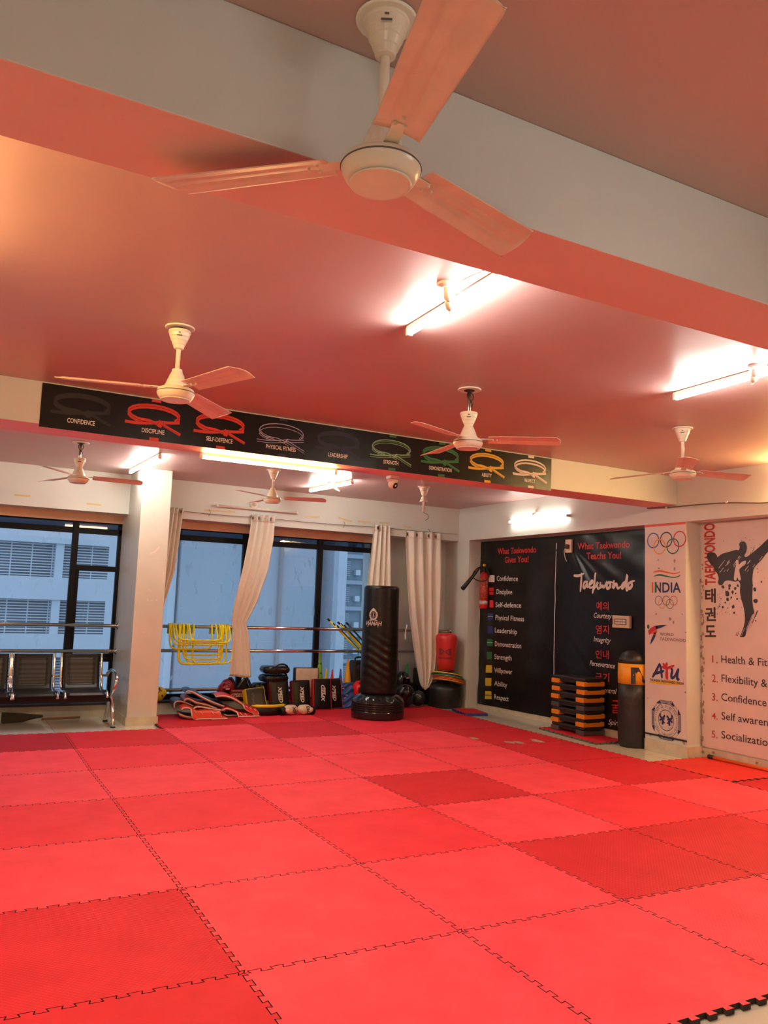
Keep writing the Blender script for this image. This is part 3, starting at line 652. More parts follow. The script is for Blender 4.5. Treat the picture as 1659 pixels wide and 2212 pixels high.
for s, bl, br in [('Courtesy', (1122, 1004), (1270, 1014)), ('Integrity', (1123, 1206), (1262, 1222)), ('Perseverance', (1092, 1412), (1298, 1438)), ('Self Control', (1110, 1630), (1308, 1655)), ('Spirit', (1248, 1914), (1350, 1926))]:
    btext(s, bl, br, bl[1]-46, I_white, shear=.30, bold=.004)
# small socket and big switch board on the banner
q0 = C4(922, 396); t = thing('wall_socket', 'small cream socket plate with a short wire on the black banner', 'socket', (XB-.02, q0.y, q0.z))
MB().box(XB-.05, XB-.018, q0.y-.055, q0.y+.055, q0.z-.085, q0.z+.085).build('plate', cream_pl, t, bevel=.006)
MB().lathe([(.03, 0), (.03, .03), (.02, .045)], (XB-.05, q0.y-.01, q0.z-.01), (-1, .5, .2), 18).build('plug', mat('brown_plug', (.10, .07, .05), .4), t)
w1, w2, w3 = C4(888, 420), C4(890, 480), C4(905, 525)
MB().tube([(XB-.06, q0.y-.02, q0.z-.03), (XB-.05, w1.y, w1.z), (XB-.045, w2.y, w2.z), (XB-.04, w3.y, w3.z)], .006, 8, smooth=2).build('cord', cable_m, t, smooth=True)
p0, p1 = C4(1305, 985), C4(1450, 1105)
t = thing('switch_board', 'cream double row switch board mounted through the black banner', 'switch board', (XB-.03, (p0.y+p1.y)/2, (p0.z+p1.z)/2))
ya, yb, za, zb_ = p1.y, p0.y, p1.z+.01, p0.z
MB().box(XB-.06, XB-.018, ya, yb, za, zb_).build('plate', mat('old_cream_plastic', (.68, .58, .42), .4), t, bevel=.006)
for r in range(2):
    for c in range(4):
        u0 = ya+.05+(yb-ya-.10)*c/4; v0 = za+.04+(zb_-za-.08)*r/2; o = MB().box(XB-.068, XB-.06, u0+.006, u0+(yb-ya-.10)/4-.006, v0+.008, v0+(zb_-za-.08)/2-.008).build('switch', white_pl, t, bevel=.003)
q = MB()
for r in range(3): z = za+.04+(zb_-za-.08)*r/2; q.box(XB-.064, XB-.059, ya+.045, yb-.045, z-.003, z+.003)
for yy in (ya+.045, yb-.045, (ya+yb)/2+.12): q.box(XB-.064, XB-.059, yy-.003, yy+.003, za+.04, zb_-.04)
q.build('switch_frame', mat('brown_gap', (.12, .08, .05), .6), t)

# ---------------------------------------------------------------- sponsor poster on the pillar
XP = XR-.004
def C5(x, y): return on_x(1340+x/3.4577, 1080+y/3.4577, XP)
c0, c1, c2, c3 = C5(190, 200), C5(498, 172), C5(499, 1885), C5(188, 1812)
t = thing('pillar_poster', 'white poster of rings and emblems on the right wall pillar', 'poster', (XR, 2.95, .1))
poster_m = mat('poster_white', (.70, .66, .60), .4, vary=.04, vscale=4)
b = MB(); b.box(XR-.0035, XR-.0005, 2.682, 3.233, .17, 2.372); b.build('sheet', poster_m, t)
MB().box(XR-.006, XR-.0005, 2.680, 3.236, 2.372, 2.398).build('red_edge', ink('edge_red', (.62, .10, .07)), t)
MB().obox(((XR-.006), 2.957, .155), (0, 1, 0), (0, 0, 1), (1, 0, 0), .277, .008, .004).build('black_edge', ink('edge_black', (.02, .02, .02)), t)
EU, EV = Vector((0, -1, 0)), Vector((0, 0, 1)); O1 = Vector(NX)*.0012; O2 = Vector(NX)*.0024
R5 = {'b': ink('ring_blue', (.06, .10, .36)), 'k': ink('ring_black', (.03, .03, .04)), 'r': ink('ring_red', (.55, .03, .05)), 'o': ink('ring_yellow', (.80, .38, .04)), 'g': ink('ring_green', (.03, .18, .06))}
def rings(cs, r, w):
    for k, (c, x, y) in enumerate(cs):
        b = MB(); ring(b, C5(x, y), r, w, EU, EV, off=Vector(NX)*(.001+.0003*k)); b.build('printed_ring', R5[c], t)
rad = (C5(203, 300)-C5(288, 300)).length/2
rings([('b', 246, 303), ('k', 343, 297), ('r', 443, 291), ('o', 293, 349), ('g', 393, 345)], rad*.98, .013)
rings([('b', 286, 752), ('k', 343, 752), ('r', 399, 752), ('o', 312, 776), ('g', 371, 777)], rad*.60, .006)
def C5poly(name, pts, m, o=.0012, smooth=0):
    p = [C5(*q)+Vector(NX)*o for q in pts]
    for _ in range(smooth): p = [v for a, c in zip(p, p[1:]+p[:1]) for v in (a*.75+c*.25, a*.25+c*.75)]
    b = MB(); b.add(p, [tuple(range(len(p)))]); return b.build(name, m, t)
saff, grn, navy = ink('saffron', (.68, .13, .03)), ink('flag_green', (.02, .17, .07)), ink('navy', (.025, .03, .12))
C5poly('flag_swoosh', [(238, 545), (262, 528), (300, 522), (345, 534), (390, 546), (425, 545), (450, 532), (440, 548), (400, 556), (350, 548), (300, 537), (265, 540)], saff, smooth=1)
C5poly('flag_swoosh', [(243, 576), (268, 557), (302, 552), (345, 564), (390, 577), (425, 572), (452, 554), (440, 575), (400, 584), (350, 577), (300, 566), (268, 568)], grn, smooth=1)
def ptext(s, bl, br, top, m, **k):
    pl, pr = C5(*bl), C5(*br); h = (C5(bl[0], top)-pl).length; text(MB(), s, pl+O1, pr+O1, h, NX, **k).build('lettering', m, t)
ptext('I', (235, 690), (246, 690), 613, saff, bold=.03); ptext('N', (258, 690), (304, 690), 613, navy, bold=.02); ptext('DIA', (314, 690), (453, 691), 613, navy, bold=.02)
C5poly('letter_bar', [(258, 613), (272, 613), (272, 690), (258, 690)], grn, .002)
wtk = [([(208, 975), (228, 955), (262, 938), (282, 945), (270, 965), (240, 985), (215, 1008)], R5['r']), ([(262, 940), (300, 934), (350, 933), (320, 948), (285, 962), (268, 966)], navy), ([(215, 1008), (240, 985), (270, 965), (276, 980), (262, 1012), (246, 1000), (232, 1000)], saff),
       ([(258, 985), (274, 975), (262, 1020), (246, 1050), (223, 1083), (230, 1045), (245, 1010)], navy)]
for pts, m in wtk: C5poly('emblem_stroke', pts, m)
p = C5(209, 947); b = MB(); b.flat([(.017*math.cos(2*PI*k/24), .024*math.sin(2*PI*k/24)) for k in range(24)], p+O1, EU, EV); b.build('emblem_dot', grn, t)
brown = ink('brown_grey', (.22, .15, .13)); ptext('WORLD', (296, 1011), (399, 1016), 988, brown, bold=.012); ptext('TAEKWONDO', (296, 1047), (490, 1061), 1024, brown, bold=.008)
b = MB(); S_ = lambda pts, w, mb: ribbon(mb, [C5(*q)+O1 for q in pts], w, NX, 1, taper=lambda u: .6+.5*math.sin(PI*u))
for st in ([(240, 1325), (262, 1290), (295, 1220)], [(294, 1220), (306, 1275), (312, 1332)], [(245, 1300), (285, 1290), (328, 1276)], [(376, 1265), (392, 1262), (380, 1310), (384, 1335), (408, 1320), (432, 1262)], [(436, 1258), (424, 1310), (426, 1345), (442, 1336)]): S_(st, .028, b)
b.build('script_lettering', navy, t)
b = MB()
for st in ([(306, 1246), (330, 1252), (352, 1258), (404, 1236)], [(318, 1220), (338, 1245), (346, 1258)], [(346, 1250), (348, 1290), (352, 1342)], [(352, 1255), (344, 1300), (346, 1338)]): S_(st, .03, b)
p = C5(347, 1227); b.flat([(.016*math.cos(2*PI*k/20), .020*math.sin(2*PI*k/20)) for k in range(20)], p+O2, EU, EV); b.build('emblem_figure', R5['r'], t)
C5poly('yellow_brush_stroke', [(203, 1358), (260, 1348), (340, 1344), (420, 1352), (493, 1375), (440, 1384), (350, 1382), (250, 1372)], ink('brush_yellow', (.72, .50, .03)), smooth=1)
pl, pr = C5(220, 1350), C5(474, 1382); text(MB(), 'THE ASIAN TAEKWONDO UNION', pl+O2, pr+O2, .026, NX, bold=.02).build('lettering', navy, t)
# octagonal emblem
cc = C5(342, 1646); ro = (C5(233, 1646)-C5(452, 1646)).length/2; zf = 1.0
rz_ = (C5(342, 1497)-C5(342, 1795)).length/2/ro
EVs = EV*rz_
oc = lambda r, a: (r*math.cos(a), r*math.sin(a))
b = MB()
for k in range(8):
    a0, a1 = PI/8+k*PI/4, PI/8+(k+1)*PI/4
    for r0, r1 in ((1.07, 1.055), (.90, .885)): b.flat([oc(ro*r0, a0), oc(ro*r0, a1), oc(ro*r1, a1), oc(ro*r1, a0)], cc+O1, EU, EVs)
    am = (a0+a1)/2
    if k % 2 == 0:
        b.flat([oc(ro*1.05, a0), oc(ro*1.05, a0+.30), oc(ro*.9, a0+.14), oc(ro*.9, a0)], cc+O1, EU, EVs); b.flat([oc(ro*1.05, a1), oc(ro*.9, a1), oc(ro*.9, a1-.2), oc(ro*.97, a1-.24)], cc+O1, EU, EVs)
    else:
        for j in range(4): r_ = .915+.035*j; b.flat([oc(ro*r_, a0+.02), oc(ro*r_, a1-.02), oc(ro*(r_+.016), a1-.02), oc(ro*(r_+.016), a0+.02)], cc+O1, EU, EVs)
ring(b, cc+O1, ro*.84, .003, EU, EVs); ring(b, cc+O1, ro*.52, .005, EU, EVs)
for k in (-.5, 0, .5): ring(b, cc+O1+EVs*(k*ro*.5), ro*.52*math.sqrt(1-k*k*.9), .0025, EU, EVs*.28, 24)
for sx in (.35, .75): ring(b, cc+O1, ro*.52, .0025, EU*sx, EVs, 32)
b.build('octagon_emblem', navy, t)
b = MB()                                                  # two figures under a roof line in the middle of the emblem
for sg in (-1, 1):
    for st in ([(.08, .30), (.28, .12), (.30, -.30)], [(.12, .05), (.38, .12), (.55, .25)], [(.30, .08), (.45, -.02), (.55, -.05)], [(.28, -.02), (.14, -.20)]): ribbon(b, [cc+O2+EU*(sg*x*ro*.8)+EVs*(y*ro*.8) for x, y in st], ro*.10, NX, 1)
    b.flat([(sg*.40*ro+.055*ro*math.cos(a), .26*ro+.055*ro*math.sin(a)) for a in [2*PI*k/12 for k in range(12)]], cc+O2, EU, EVs)
b.build('emblem_figure', navy, t)
def ring_text(s, r, a_mid, step, h, flip):
    b = MB(); n = len(s)
    for k, ch in enumerate(s):
        if ch == ' ': continue
        a = a_mid+(k-(n-1)/2)*step*(-1 if not flip else 1); d = EU*math.cos(a)+EVs*math.sin(a); tg = (EU*math.sin(a)-EV*math.cos(a))*(1 if not flip else -1); o = cc+d*r*ro
        w_ = h*(.95 if ord(ch) > 1000 else .62 if ch not in 'I·' else .2)
        text(b, ch, o-tg*w_/2+O1, o+tg*w_/2+O1, h, NX, up=tuple((d if not flip else -d).normalized()), center_h=ord(ch) > 1000)
    b.build('lettering', navy, t)
ring_text('국기원', .60, PI/2, .42, .034, False)
ring_text('KUKKIWON·WORLD TAEKWONDO HEADQUARTERS', .78, -PI/2, .132, .023, True)
b = MB()
for x, y, w_, h_, a in [(283, 448, 7, 10, .3), (405, 456, 10, 20, -.5), (405, 515, 9, 16, .6), (290, 510, 12, 6, .5), (268, 852, 9, 9, 0), (372, 890, 12, 14, .2), (398, 915, 8, 14, -.2), (463, 853, 6, 8, 0), (488, 990, 10, 3, 0), (487, 1437, 9, 8, .2), (475, 1815, 14, 12, .6), (205, 1480, 5, 5, 0), (225, 1757, 14, 7, 0)]:
    c = C5(x, y); s_ = 1/3.4577/210; b.flat([(w_*s_*math.cos(k)*(.7+.5*random.random()), h_*s_*math.sin(k)*(.7+.5*random.random())) for k in [2*PI*j/9 for j in range(9)]], c+O1, EU, EV)
b.build('scuff_marking', ink('scuff', (.36, .29, .24)), t)

# ---------------------------------------------------------------- white banner with kicking figure, nearer recess
XW = XA-.010
def wrk2(y, z): return -(.004*math.sin(y*5+z*2)+.004*math.sin(z*4-y*2))-.006
def C8(x, y): return on_x(1380+x/3.5663, 1100+y/3.5663, XW)
t = thing('figure_banner', 'white banner with black kicking figure and numbered benefits', 'banner', (XA, 1.6, .1))
def sheet2(u, v):
    y = 2.655-3.5*u; z = .10+(2.385-.10)*v; return Vector((XW+wrk2(y, z), y, z))
banner_m = mat('banner_cloth', (.66, .58, .53), .5, vary=.04, vscale=3, bump=.04, bscale=7)
MB().grid(sheet2, 90, 60).build('sheet', banner_m, t, smooth=True)
off2 = lambda p: -wrk2(p.y, p.z)+.002
def wtext(s, bl, br, top, m, **k):
    pl, pr = C8(*bl), C8(*br); h = (C8(bl[0], top)-pl).length; text(MB(), s, pl, pr, h, NX, disp=off2, **k).build('lettering', m, t)
ink_k = ink('charcoal', (.030, .026, .030)); ink_dr = ink('dark_red', (.42, .03, .03))
def u8(x, y, dy): return C8(x, y)
lines = [('1.', 'Health & Fitness', 1180, 1186, 1122), ('2.', 'Flexibility & Balance', 1328, 1338, 1268), ('3.', 'Confidence', 1472, 1492, 1412), ('4.', 'Self awareness', 1614, 1628, 1562), ('5.', 'Socialization', 1757, 1776, 1700)]
wid = {'Health & Fitness': 'Health & Fit', 'Flexibility & Balance': 'Flexibility &', 'Confidence': 'Confidence', 'Self awareness': 'Self awaren', 'Socialization': 'Socializatio'}
ex = {'Health & Fitness': (640, 993, 1182, 1210), 'Flexibility & Balance': (641, 990, 1328, 1372), 'Confidence': (640, 984, 1472, 1520), 'Self awareness': (642, 995, 1618, 1672), 'Socialization': (642, 995, 1763, 1826)}
for no, s, b0, b1, tp in lines:
    wtext(no, (568, b0), (612, b0+7), tp, ink_dr, bold=.002)
    x0, x1, ya_, yb_ = ex[s]; pl, pr = C8(x0, ya_), C8(x1, yb_)
    vs, _ = glyphs(wid[s]); wv = max(v[0] for v in vs)-min(v[0] for v in vs); vs2, _ = glyphs(s); w2 = max(v[0] for v in vs2)-min(v[0] for v in vs2)
    pr = pl+(pr-pl)*(w2/wv); h = (C8(x0, ya_-60)-pl).length
    text(MB(), s, pl, pr, h, NX, disp=off2, bold=.004).build('lettering', ink_k, t)
# vertical lettering
pb, pt = C8(512, 585), C8(500, 112); wv = (C8(512, 585)-C8(594, 585)).length
vs, fs = glyphs('TAEKWONDO', .03); x0 = min(v[0] for v in vs); x1 = max(v[0] for v in vs); b = MB()
b.add([(lambda p: p+Vector(NX)*(off2(p)))(pb.lerp(pt, (v[0]-x0)/(x1-x0))+EU*(wv*(1-v[1]/FONT_CAP))) for v in vs], fs); b.build('lettering', ink_dr, t)
for s, ya_, yb_ in [('태', 722, 612), ('권', 862, 757), ('도', 985, 895)]:
    pl, pr = C8(514, ya_), C8(600, ya_); text(MB(), s, pl, pr, (C8(514, yb_)-pl).length, NX, disp=off2, center_h=True, bold=.03).build('lettering', ink_k, t)
fig = [(527, 350), (535, 336), (560, 330), (590, 338), (605, 358), (606, 372), (640, 345), (690, 330), (720, 322), (755, 312), (775, 318), (782, 290), (775, 270), (785, 252), (810, 246), (828, 258), (838, 290), (832, 330), (815, 360), (830, 372), (870, 345), (910, 310), (950, 275), (985, 240), (1015, 215), (1060, 180), (1110, 150), (1135, 150), (1130, 185), (1090, 230), (1030, 300), (990, 335), (950, 390), (910, 430), (888, 460), (880, 530), (884, 600), (880, 680), (885, 740), (900, 820), (890, 800), (868, 860), (838, 930), (826, 985), (780, 985), (812, 920), (826, 860), (822, 790), (812, 740), (795, 690), (785, 630), (790, 580), (775, 552), (748, 560), (720, 552), (690, 548), (668, 555), (650, 585), (625, 585), (614, 565), (622, 535), (612, 500), (588, 470), (582, 445), (560, 430), (540, 400), (527, 375)]
for name, pts, m, o in [('printed_figure', fig, ink_k, .0008), ('printed_belt', [(752, 392), (772, 388), (775, 430), (800, 405), (828, 395), (832, 408), (805, 440), (778, 462), (785, 500), (795, 545), (778, 552), (765, 520), (758, 552), (738, 545), (745, 470), (756, 430)], banner_m, .0016)]:
    p = [C8(*q) for q in pts]; p = [v for a, c in zip(p, p[1:]+p[:1]) for v in (a*.8+c*.2, a*.2+c*.8)]
    b = MB(); b.add([v+Vector(NX)*(off2(v)+o) for v in p], [tuple(range(len(p)))]); b.build(name, m, t)
b = MB(); rs = random.Random(5)
def blob(x, y, r, k=9, sx=1, sy=1):
    p = [C8(x+r*sx*math.cos(a)*(.75+.5*rs.random()), y+r*sy*math.sin(a)*(.75+.5*rs.random())) for a in [2*PI*j/k for j in range(k)]]
    b.add([v+Vector(NX)*(off2(v)+.0004) for v in p], [tuple(range(k))])
for x, y, r in [(655, 598, 10), (688, 655, 18), (690, 695, 12), (735, 752, 12), (742, 798, 7), (654, 755, 8), (630, 748, 5), (905, 708, 15), (900, 618, 12), (950, 560, 6), (908, 860, 5), (765, 692, 8), (730, 640, 10), (750, 610, 9), (705, 610, 8), (720, 680, 7), (673, 720, 6), (640, 690, 4), (705, 590, 10), (770, 590, 9), (755, 650, 6)]: blob(x, y, r, sy=1.25)
for _ in range(110):
    a = rs.random(); x = 610+rs.random()**1.3*190 if a < .6 else 640+rs.random()*330; y = 560+rs.random()*260 if a < .6 else 200+rs.random()*420
    blob(x, y, 1.2+rs.random()*2.6, 6)
b.build('splatter_marking', ink_k, t)
b = MB()
for _ in range(26):
    x = 600+rs.random()*340; y = 370+rs.random()*120; L = 14+rs.random()*26
    ribbon(b, [C8(x, y), C8(x+L*.75, y-L)], .004+.003*rs.random(), NX, 0, disp=lambda p: off2(p)+.0014)
for x, y, L in [(835, 930, 120), (848, 935, 110), (858, 925, 100), (800, 975, 60), (870, 870, 90), (790, 975, 30)]: ribbon(b, [C8(x, y), C8(x+L*.42, y-L)], .004, NX, 0, disp=lambda p: off2(p)+.0014)
b.build('streak_marking', banner_m, t)
b = MB()
for x, y, L in [(765, 980, 40), (755, 975, 25), (880, 880, 90), (892, 850, 70), (905, 830, 50), (1000, 250, 40), (870, 350, 60), (850, 380, 50)]: ribbon(b, [C8(x, y), C8(x+L*.40, y-L)], .005, NX, 0, disp=lambda p: off2(p)+.0006)
b.build('hair_marking', ink_k, t)
b = MB()
for _ in range(70):
    y = 390+rs.random()*1480; x = 478+rs.random()*24+(y-390)*.006; r = 4+rs.random()*9; p = [C8(x+r*.7*math.cos(a)*(.7+.6*rs.random()), y+r*1.3*math.sin(a)*(.7+.6*rs.random())) for a in [2*PI*j/7 for j in range(7)]]; b.add([v+Vector(NX)*(off2(v)+.0004) for v in p], [tuple(range(7))])
for x, y in ((580, 1872), (912, 1955), (500, 1868)): blob(x, y, 10)
b.build('worn_marking', ink('worn', (.30, .22, .20)), t)

# ---------------------------------------------------------------- things along the right wall
q0, q1 = on_x(1530, 1634, 5.76), on_x(1659, 1665, 5.76); d = (q1-q0).normalized()
t = thing('orange_pole', 'orange pole lying along the foot of the white banner', 'pole', (5.76, q0.y, .018)); r = .018
MB().cyl((5.765, q0.y-.05, r+.001), (5.765, q0.y-1.8, r+.001), r, 14).build('pole_shaft', mat('orange_paint', (.75, .14, .02), .35), t, smooth=True)
MB().cyl((5.765, q0.y, r+.001), (5.765, q0.y-.06, r+.001), r*1.2, 14).build('end_cap', mat('black_rubber', (.02, .02, .02), .6), t)
b = MB(); pts = [(1398, 1098), (1440, 1097), (1475, 1093), (1520, 1089), (1568, 1086), (1610, 1086), (1662, 1087)]
b.tube([on_x(x, y, XR-.008) for x, y in pts]+[Vector((XR-.008, -1, on_x(1662, 1087, XR).z))], .006, 8, smooth=2)
t = thing('wall_cable', 'grey cable clipped along the wall above the posters', 'cable', (XR, 2, 2.55)); b.build('cable', mat('grey_cable', (.16, .14, .12), .5), t, smooth=True)
for x, y in ((1440, 1097), (1570, 1085)): q = on_x(x, y, XR-.006); MB().box(q.x-.012, q.x+.004, q.y-.012, q.y+.012, q.z-.01, q.z+.012).build('clip', white_pl, t, bevel=.003)
# fire extinguisher
ex_r, ex_x, ex_y = .062, 5.70, 6.44
et, eb = on_y(1046, 1236, ex_y), on_y(1049, 1315, ex_y); ex_x = et.x; zt, zb2 = et.z, eb.z
t = thing('fire_extinguisher', 'red fire extinguisher with black hose and horn hung by the black banner', 'fire extinguisher', (ex_x, ex_y, zb2))
redp = mat('extinguisher_red', (.55, .02, .015), .3)
MB().lathe([(.03, zb2), (ex_r-.006, zb2+.003), (ex_r, zb2+.014), (ex_r, zt-.07), (ex_r*.9, zt-.035), (ex_r*.6, zt-.008), (.022, zt), (.02, zt+.02)], (ex_x, ex_y, 0), n=32).build('cylinder', redp, t, smooth=True)
MB().lathe([(ex_r+.0008, zb2+.13), (ex_r+.0008, zt-.10)], (ex_x, ex_y, 0), n=32).build('label_print', mat('extinguisher_label', (.50, .05, .03), .45, col2=(.66, .28, .20), vscale=70, thr=(.50, .62)), t, smooth=True)
MB().lathe([(ex_r+.0014, zb2+.06), (ex_r+.0014, zb2+.115)], (ex_x, ex_y, 0), n=32).build('inspection_sticker', mat('sticker', (.35, .30, .42), .5, col2=(.75, .7, .68), vscale=40), t, smooth=True)
MB().lathe([(.022, zt), (.024, zt+.05), (.016, zt+.06), (.016, zt+.085)], (ex_x, ex_y, 0), n=18).build('valve', wire_m, t, smooth=False)
MB().obox((ex_x, ex_y, zt+.10), (0, 0, 1), (1, 0, 0), (0, 1, 0), .018, .016, .016).build('safety_cap', mat('yellow_cap', (.75, .50, .02), .4), t, bevel=.003)
b = MB(); b.obox((ex_x+.05, ex_y-.02, zt+.072), (1, -.3, -.1), (0, 1, 0), (0, 0, 1), .06, .009, .005); b.obox((ex_x+.05, ex_y-.02, zt+.045), (1, -.3, -.25), (0, 1, 0), (0, 0, 1), .05, .008, .004); b.build('lever', wire_m, t)
h0, h1 = on_y(1032, 1232, ex_y-.06), on_y(999, 1272, ex_y-.06)
hs = [Vector((ex_x-.01, ex_y, zt+.08)), on_y(1033, 1225, ex_y-.03), on_y(1021, 1238, ex_y-.05), on_y(1022, 1250, ex_y-.09), on_y(1040, 1257, ex_y-.11), on_y(1054, 1252, ex_y-.11), on_y(1058, 1240, ex_y-.09), on_y(1050, 1228, ex_y-.05)]
MB().tube(hs, .008, 10, smooth=3).build('hose', wire_m, t, smooth=True)
dd = h1-h0; MB().lathe([(.012, -.05), (.014, 0), (.020, .04), (.026, dd.length*.5), (.033, dd.length), (.028, dd.length), (.02, dd.length*.6)], h0, dd, 20).build('horn', mat('black_plastic', (.014, .014, .014), .4), t, smooth=True)
MB().box(ex_x-.02, XA-.005, ex_y-.015, ex_y+.015, zt-.03, zt-.015).build('wall_hook', metal_m, t)
# ================================================================ THE GEAR
def xf(mb, M): mb.v = [tuple(M @ Vector(p)) for p in mb.v]; return mb
def frame(x, y, z, yaw=0, lean=0, roll=0):                  # local x right, y away from the camera, z up; lean tips the top backwards
    return Matrix.Translation((x, y, z)) @ Matrix.Rotation(yaw, 4, 'Z') @ Matrix.Rotation(-lean, 4, 'X') @ Matrix.Rotation(roll, 4, 'Y')
def axes(M): R3 = M.to_3x3(); return R3 @ Vector((1, 0, 0)), R3 @ Vector((0, 1, 0)), R3 @ Vector((0, 0, 1))
steel = mat('polished_steel', (.72, .70, .68), .10, 1.0)
leather = mat('black_leather', (.007, .007, .008), .34, bump=.12, bscale=22, spec=.3); leather_g = mat('glossy_black_leather', (.010, .012, .014), .16, bump=.25, bscale=10)
maroon = mat('maroon_vinyl', (.14, .008, .014), .25); redv = mat('red_vinyl', (.58, .022, .022), .28, bump=.1, bscale=30); bluev = mat('navy_vinyl', (.016, .03, .12), .35, bump=.1, bscale=30)
creamv = mat('cream_vinyl', (.66, .55, .42), .4, vary=.08, vscale=12); yellowv = mat('yellow_vinyl', (.72, .58, .01), .35); piping_m = mat('cream_piping', (.66, .52, .42), .5)
brownv = mat('brown_lining', (.16, .045, .03), .6)

# ---------------------------------------------------------------- steel rails
def rail(label, x0, x1, z, y=7.07, dark=False):
    t = thing('steel_rail', label, 'rail', ((x0+x1)/2, y, z), 'steel rails before the windows')
    MB().cyl((x0, y, z), (x1, y, z), .021, 16).build('rail_tube', steel, t, smooth=True)
    for e, s in ((x0, 1), (x1, -1)): MB().lathe([(.021, .03), (.030, .012), (.042, .004), (.042, 0)], (e, y, z), (s, 0, 0), 20).build('flange', steel, t, smooth=True)
rail('upper steel rail across the left window behind the bench', XLW, .757, 1.045)
rail('lower steel rail across the left window behind the bench', XLW, .757, .740)
rail('upper steel rail before the wide window, yellow hurdles hang on it', 1.09, XR, 1.050)
rail('middle steel rail before the wide window, below the hurdles', 1.09, XR, .748)
rail('lowest steel rail before the wide window, just above the sill', 1.09, XR, .262)

# ---------------------------------------------------------------- curtains
cloth = mat('cream_curtain', (.71, .70, .62), .75, sheen=.2, bump=.06, bscale=120); cloth2 = mat('pale_curtain', (.76, .74, .66), .75, sheen=.2, bump=.06, bscale=120)
ring_m = mat('grommet_steel', (.35, .31, .26), .3, 1.0)
def curtain(label, rows, nf, m, rings_x, cap=None, sharp=1.0):
    """rows = (z, left x, right x, fold depth, y)"""
    rows = sorted(rows, reverse=True); zt, zb = rows[0][0], rows[-1][0]
    def at(z):
        for a, b_ in zip(rows, rows[1:]):
            if a[0] >= z >= b_[0]:
                k = (a[0]-z)/(a[0]-b_[0]+1e-9); return [a[i]+(b_[i]-a[i])*k for i in range(1, 5)]
        return list(rows[-1][1:])
    def f(u, v):
        z = zt+(zb-zt)*v; xl, xr, d, y = at(z); ph = u*nf*2*PI
        s = math.sin(ph); s = math.copysign(abs(s)**.7, s)
        return Vector((xl+(xr-xl)*(u+.25/nf*math.sin(2*ph)/PI*.6), y+d*s+d*.3*math.sin(ph*.5+z*3), z+.012*math.sin(u*5+1)*(v > .97)))
    t = thing('curtain', label, 'curtain', ((rows[0][1]+rows[0][2])/2, rows[0][4], zt), 'cream curtains on the wire')
    MB().grid(f, nf*16, 60).build('cloth', m, t, smooth=True, solid=.003)
    b = MB(); b.grid(lambda u, v: f(u, v*.045)+Vector((0, -.0035, .001)), nf*16, 3).build('header_band', m, t, smooth=True, solid=.002)
    for x in rings_x:
        u = (x-rows[0][1])/(rows[0][2]-rows[0][1]); p = f(u, .022); b = MB()
        b.tube([p+Vector((.020*math.cos(a), -.008, .024*math.sin(a))) for a in [2*PI*k/18 for k in range(18)]], .006, 8, closed=True); b.build('grommet', ring_m, t, smooth=True)
        b = MB(); b.lathe([(.001, 0), (.016, 0), (.016, .002)], p+Vector((0, -.007, 0)), (0, -1, 0), 14).build('eyelet_hole', dark_m, t)
    return t, f
curtain('narrow cream curtain half hidden by the square column', [(2.525, 1.245, 1.41, .022, 6.855), (1.75, 1.20, 1.36, .02, 6.87), (1.10, 1.16, 1.225, .014, 6.98), (1.0, 1.15, 1.25, .014, 6.98), (.70, 1.15, 1.27, .018, 6.96), (.49, 1.15, 1.26, .018, 6.96)], 3, cloth, [1.385])
curtain('cream curtain knotted round the upper rail beside the hurdles', [(on_y(543,1111,6.9).z, on_y(543,1111,6.9).x, on_y(593,1111,6.9).x, 0.024, 6.855), (on_y(536,1160,6.9).z, on_y(536,1160,6.9).x, on_y(589,1160,6.9).x, 0.024, 6.86), (on_y(524,1225,6.9).z, on_y(524,1225,6.9).x, on_y(579.5,1225,6.9).x, 0.024, 6.88), (on_y(509,1297,6.9).z, on_y(509,1297,6.9).x, on_y(558,1297,6.9).x, 0.022, 6.93), (on_y(505,1330,6.9).z, on_y(505,1330,6.9).x, on_y(544,1330,6.9).x, 0.018, 6.97), (on_y(507,1347,6.9).z, on_y(507,1347,6.9).x, on_y(536,1347,6.9).x, 0.014, 6.99), (on_y(508,1362,6.9).z, on_y(508,1362,6.9).x, on_y(541,1362,6.9).x, 0.014, 6.99), (on_y(507,1381,6.9).z, on_y(507,1381,6.9).x, on_y(544,1381,6.9).x, 0.016, 6.985), (on_y(500,1464,6.9).z, on_y(500,1464,6.9).x, on_y(547,1464,6.9).x, 0.018, 6.98)], 4, cloth, [2.325, 2.40, 2.575])
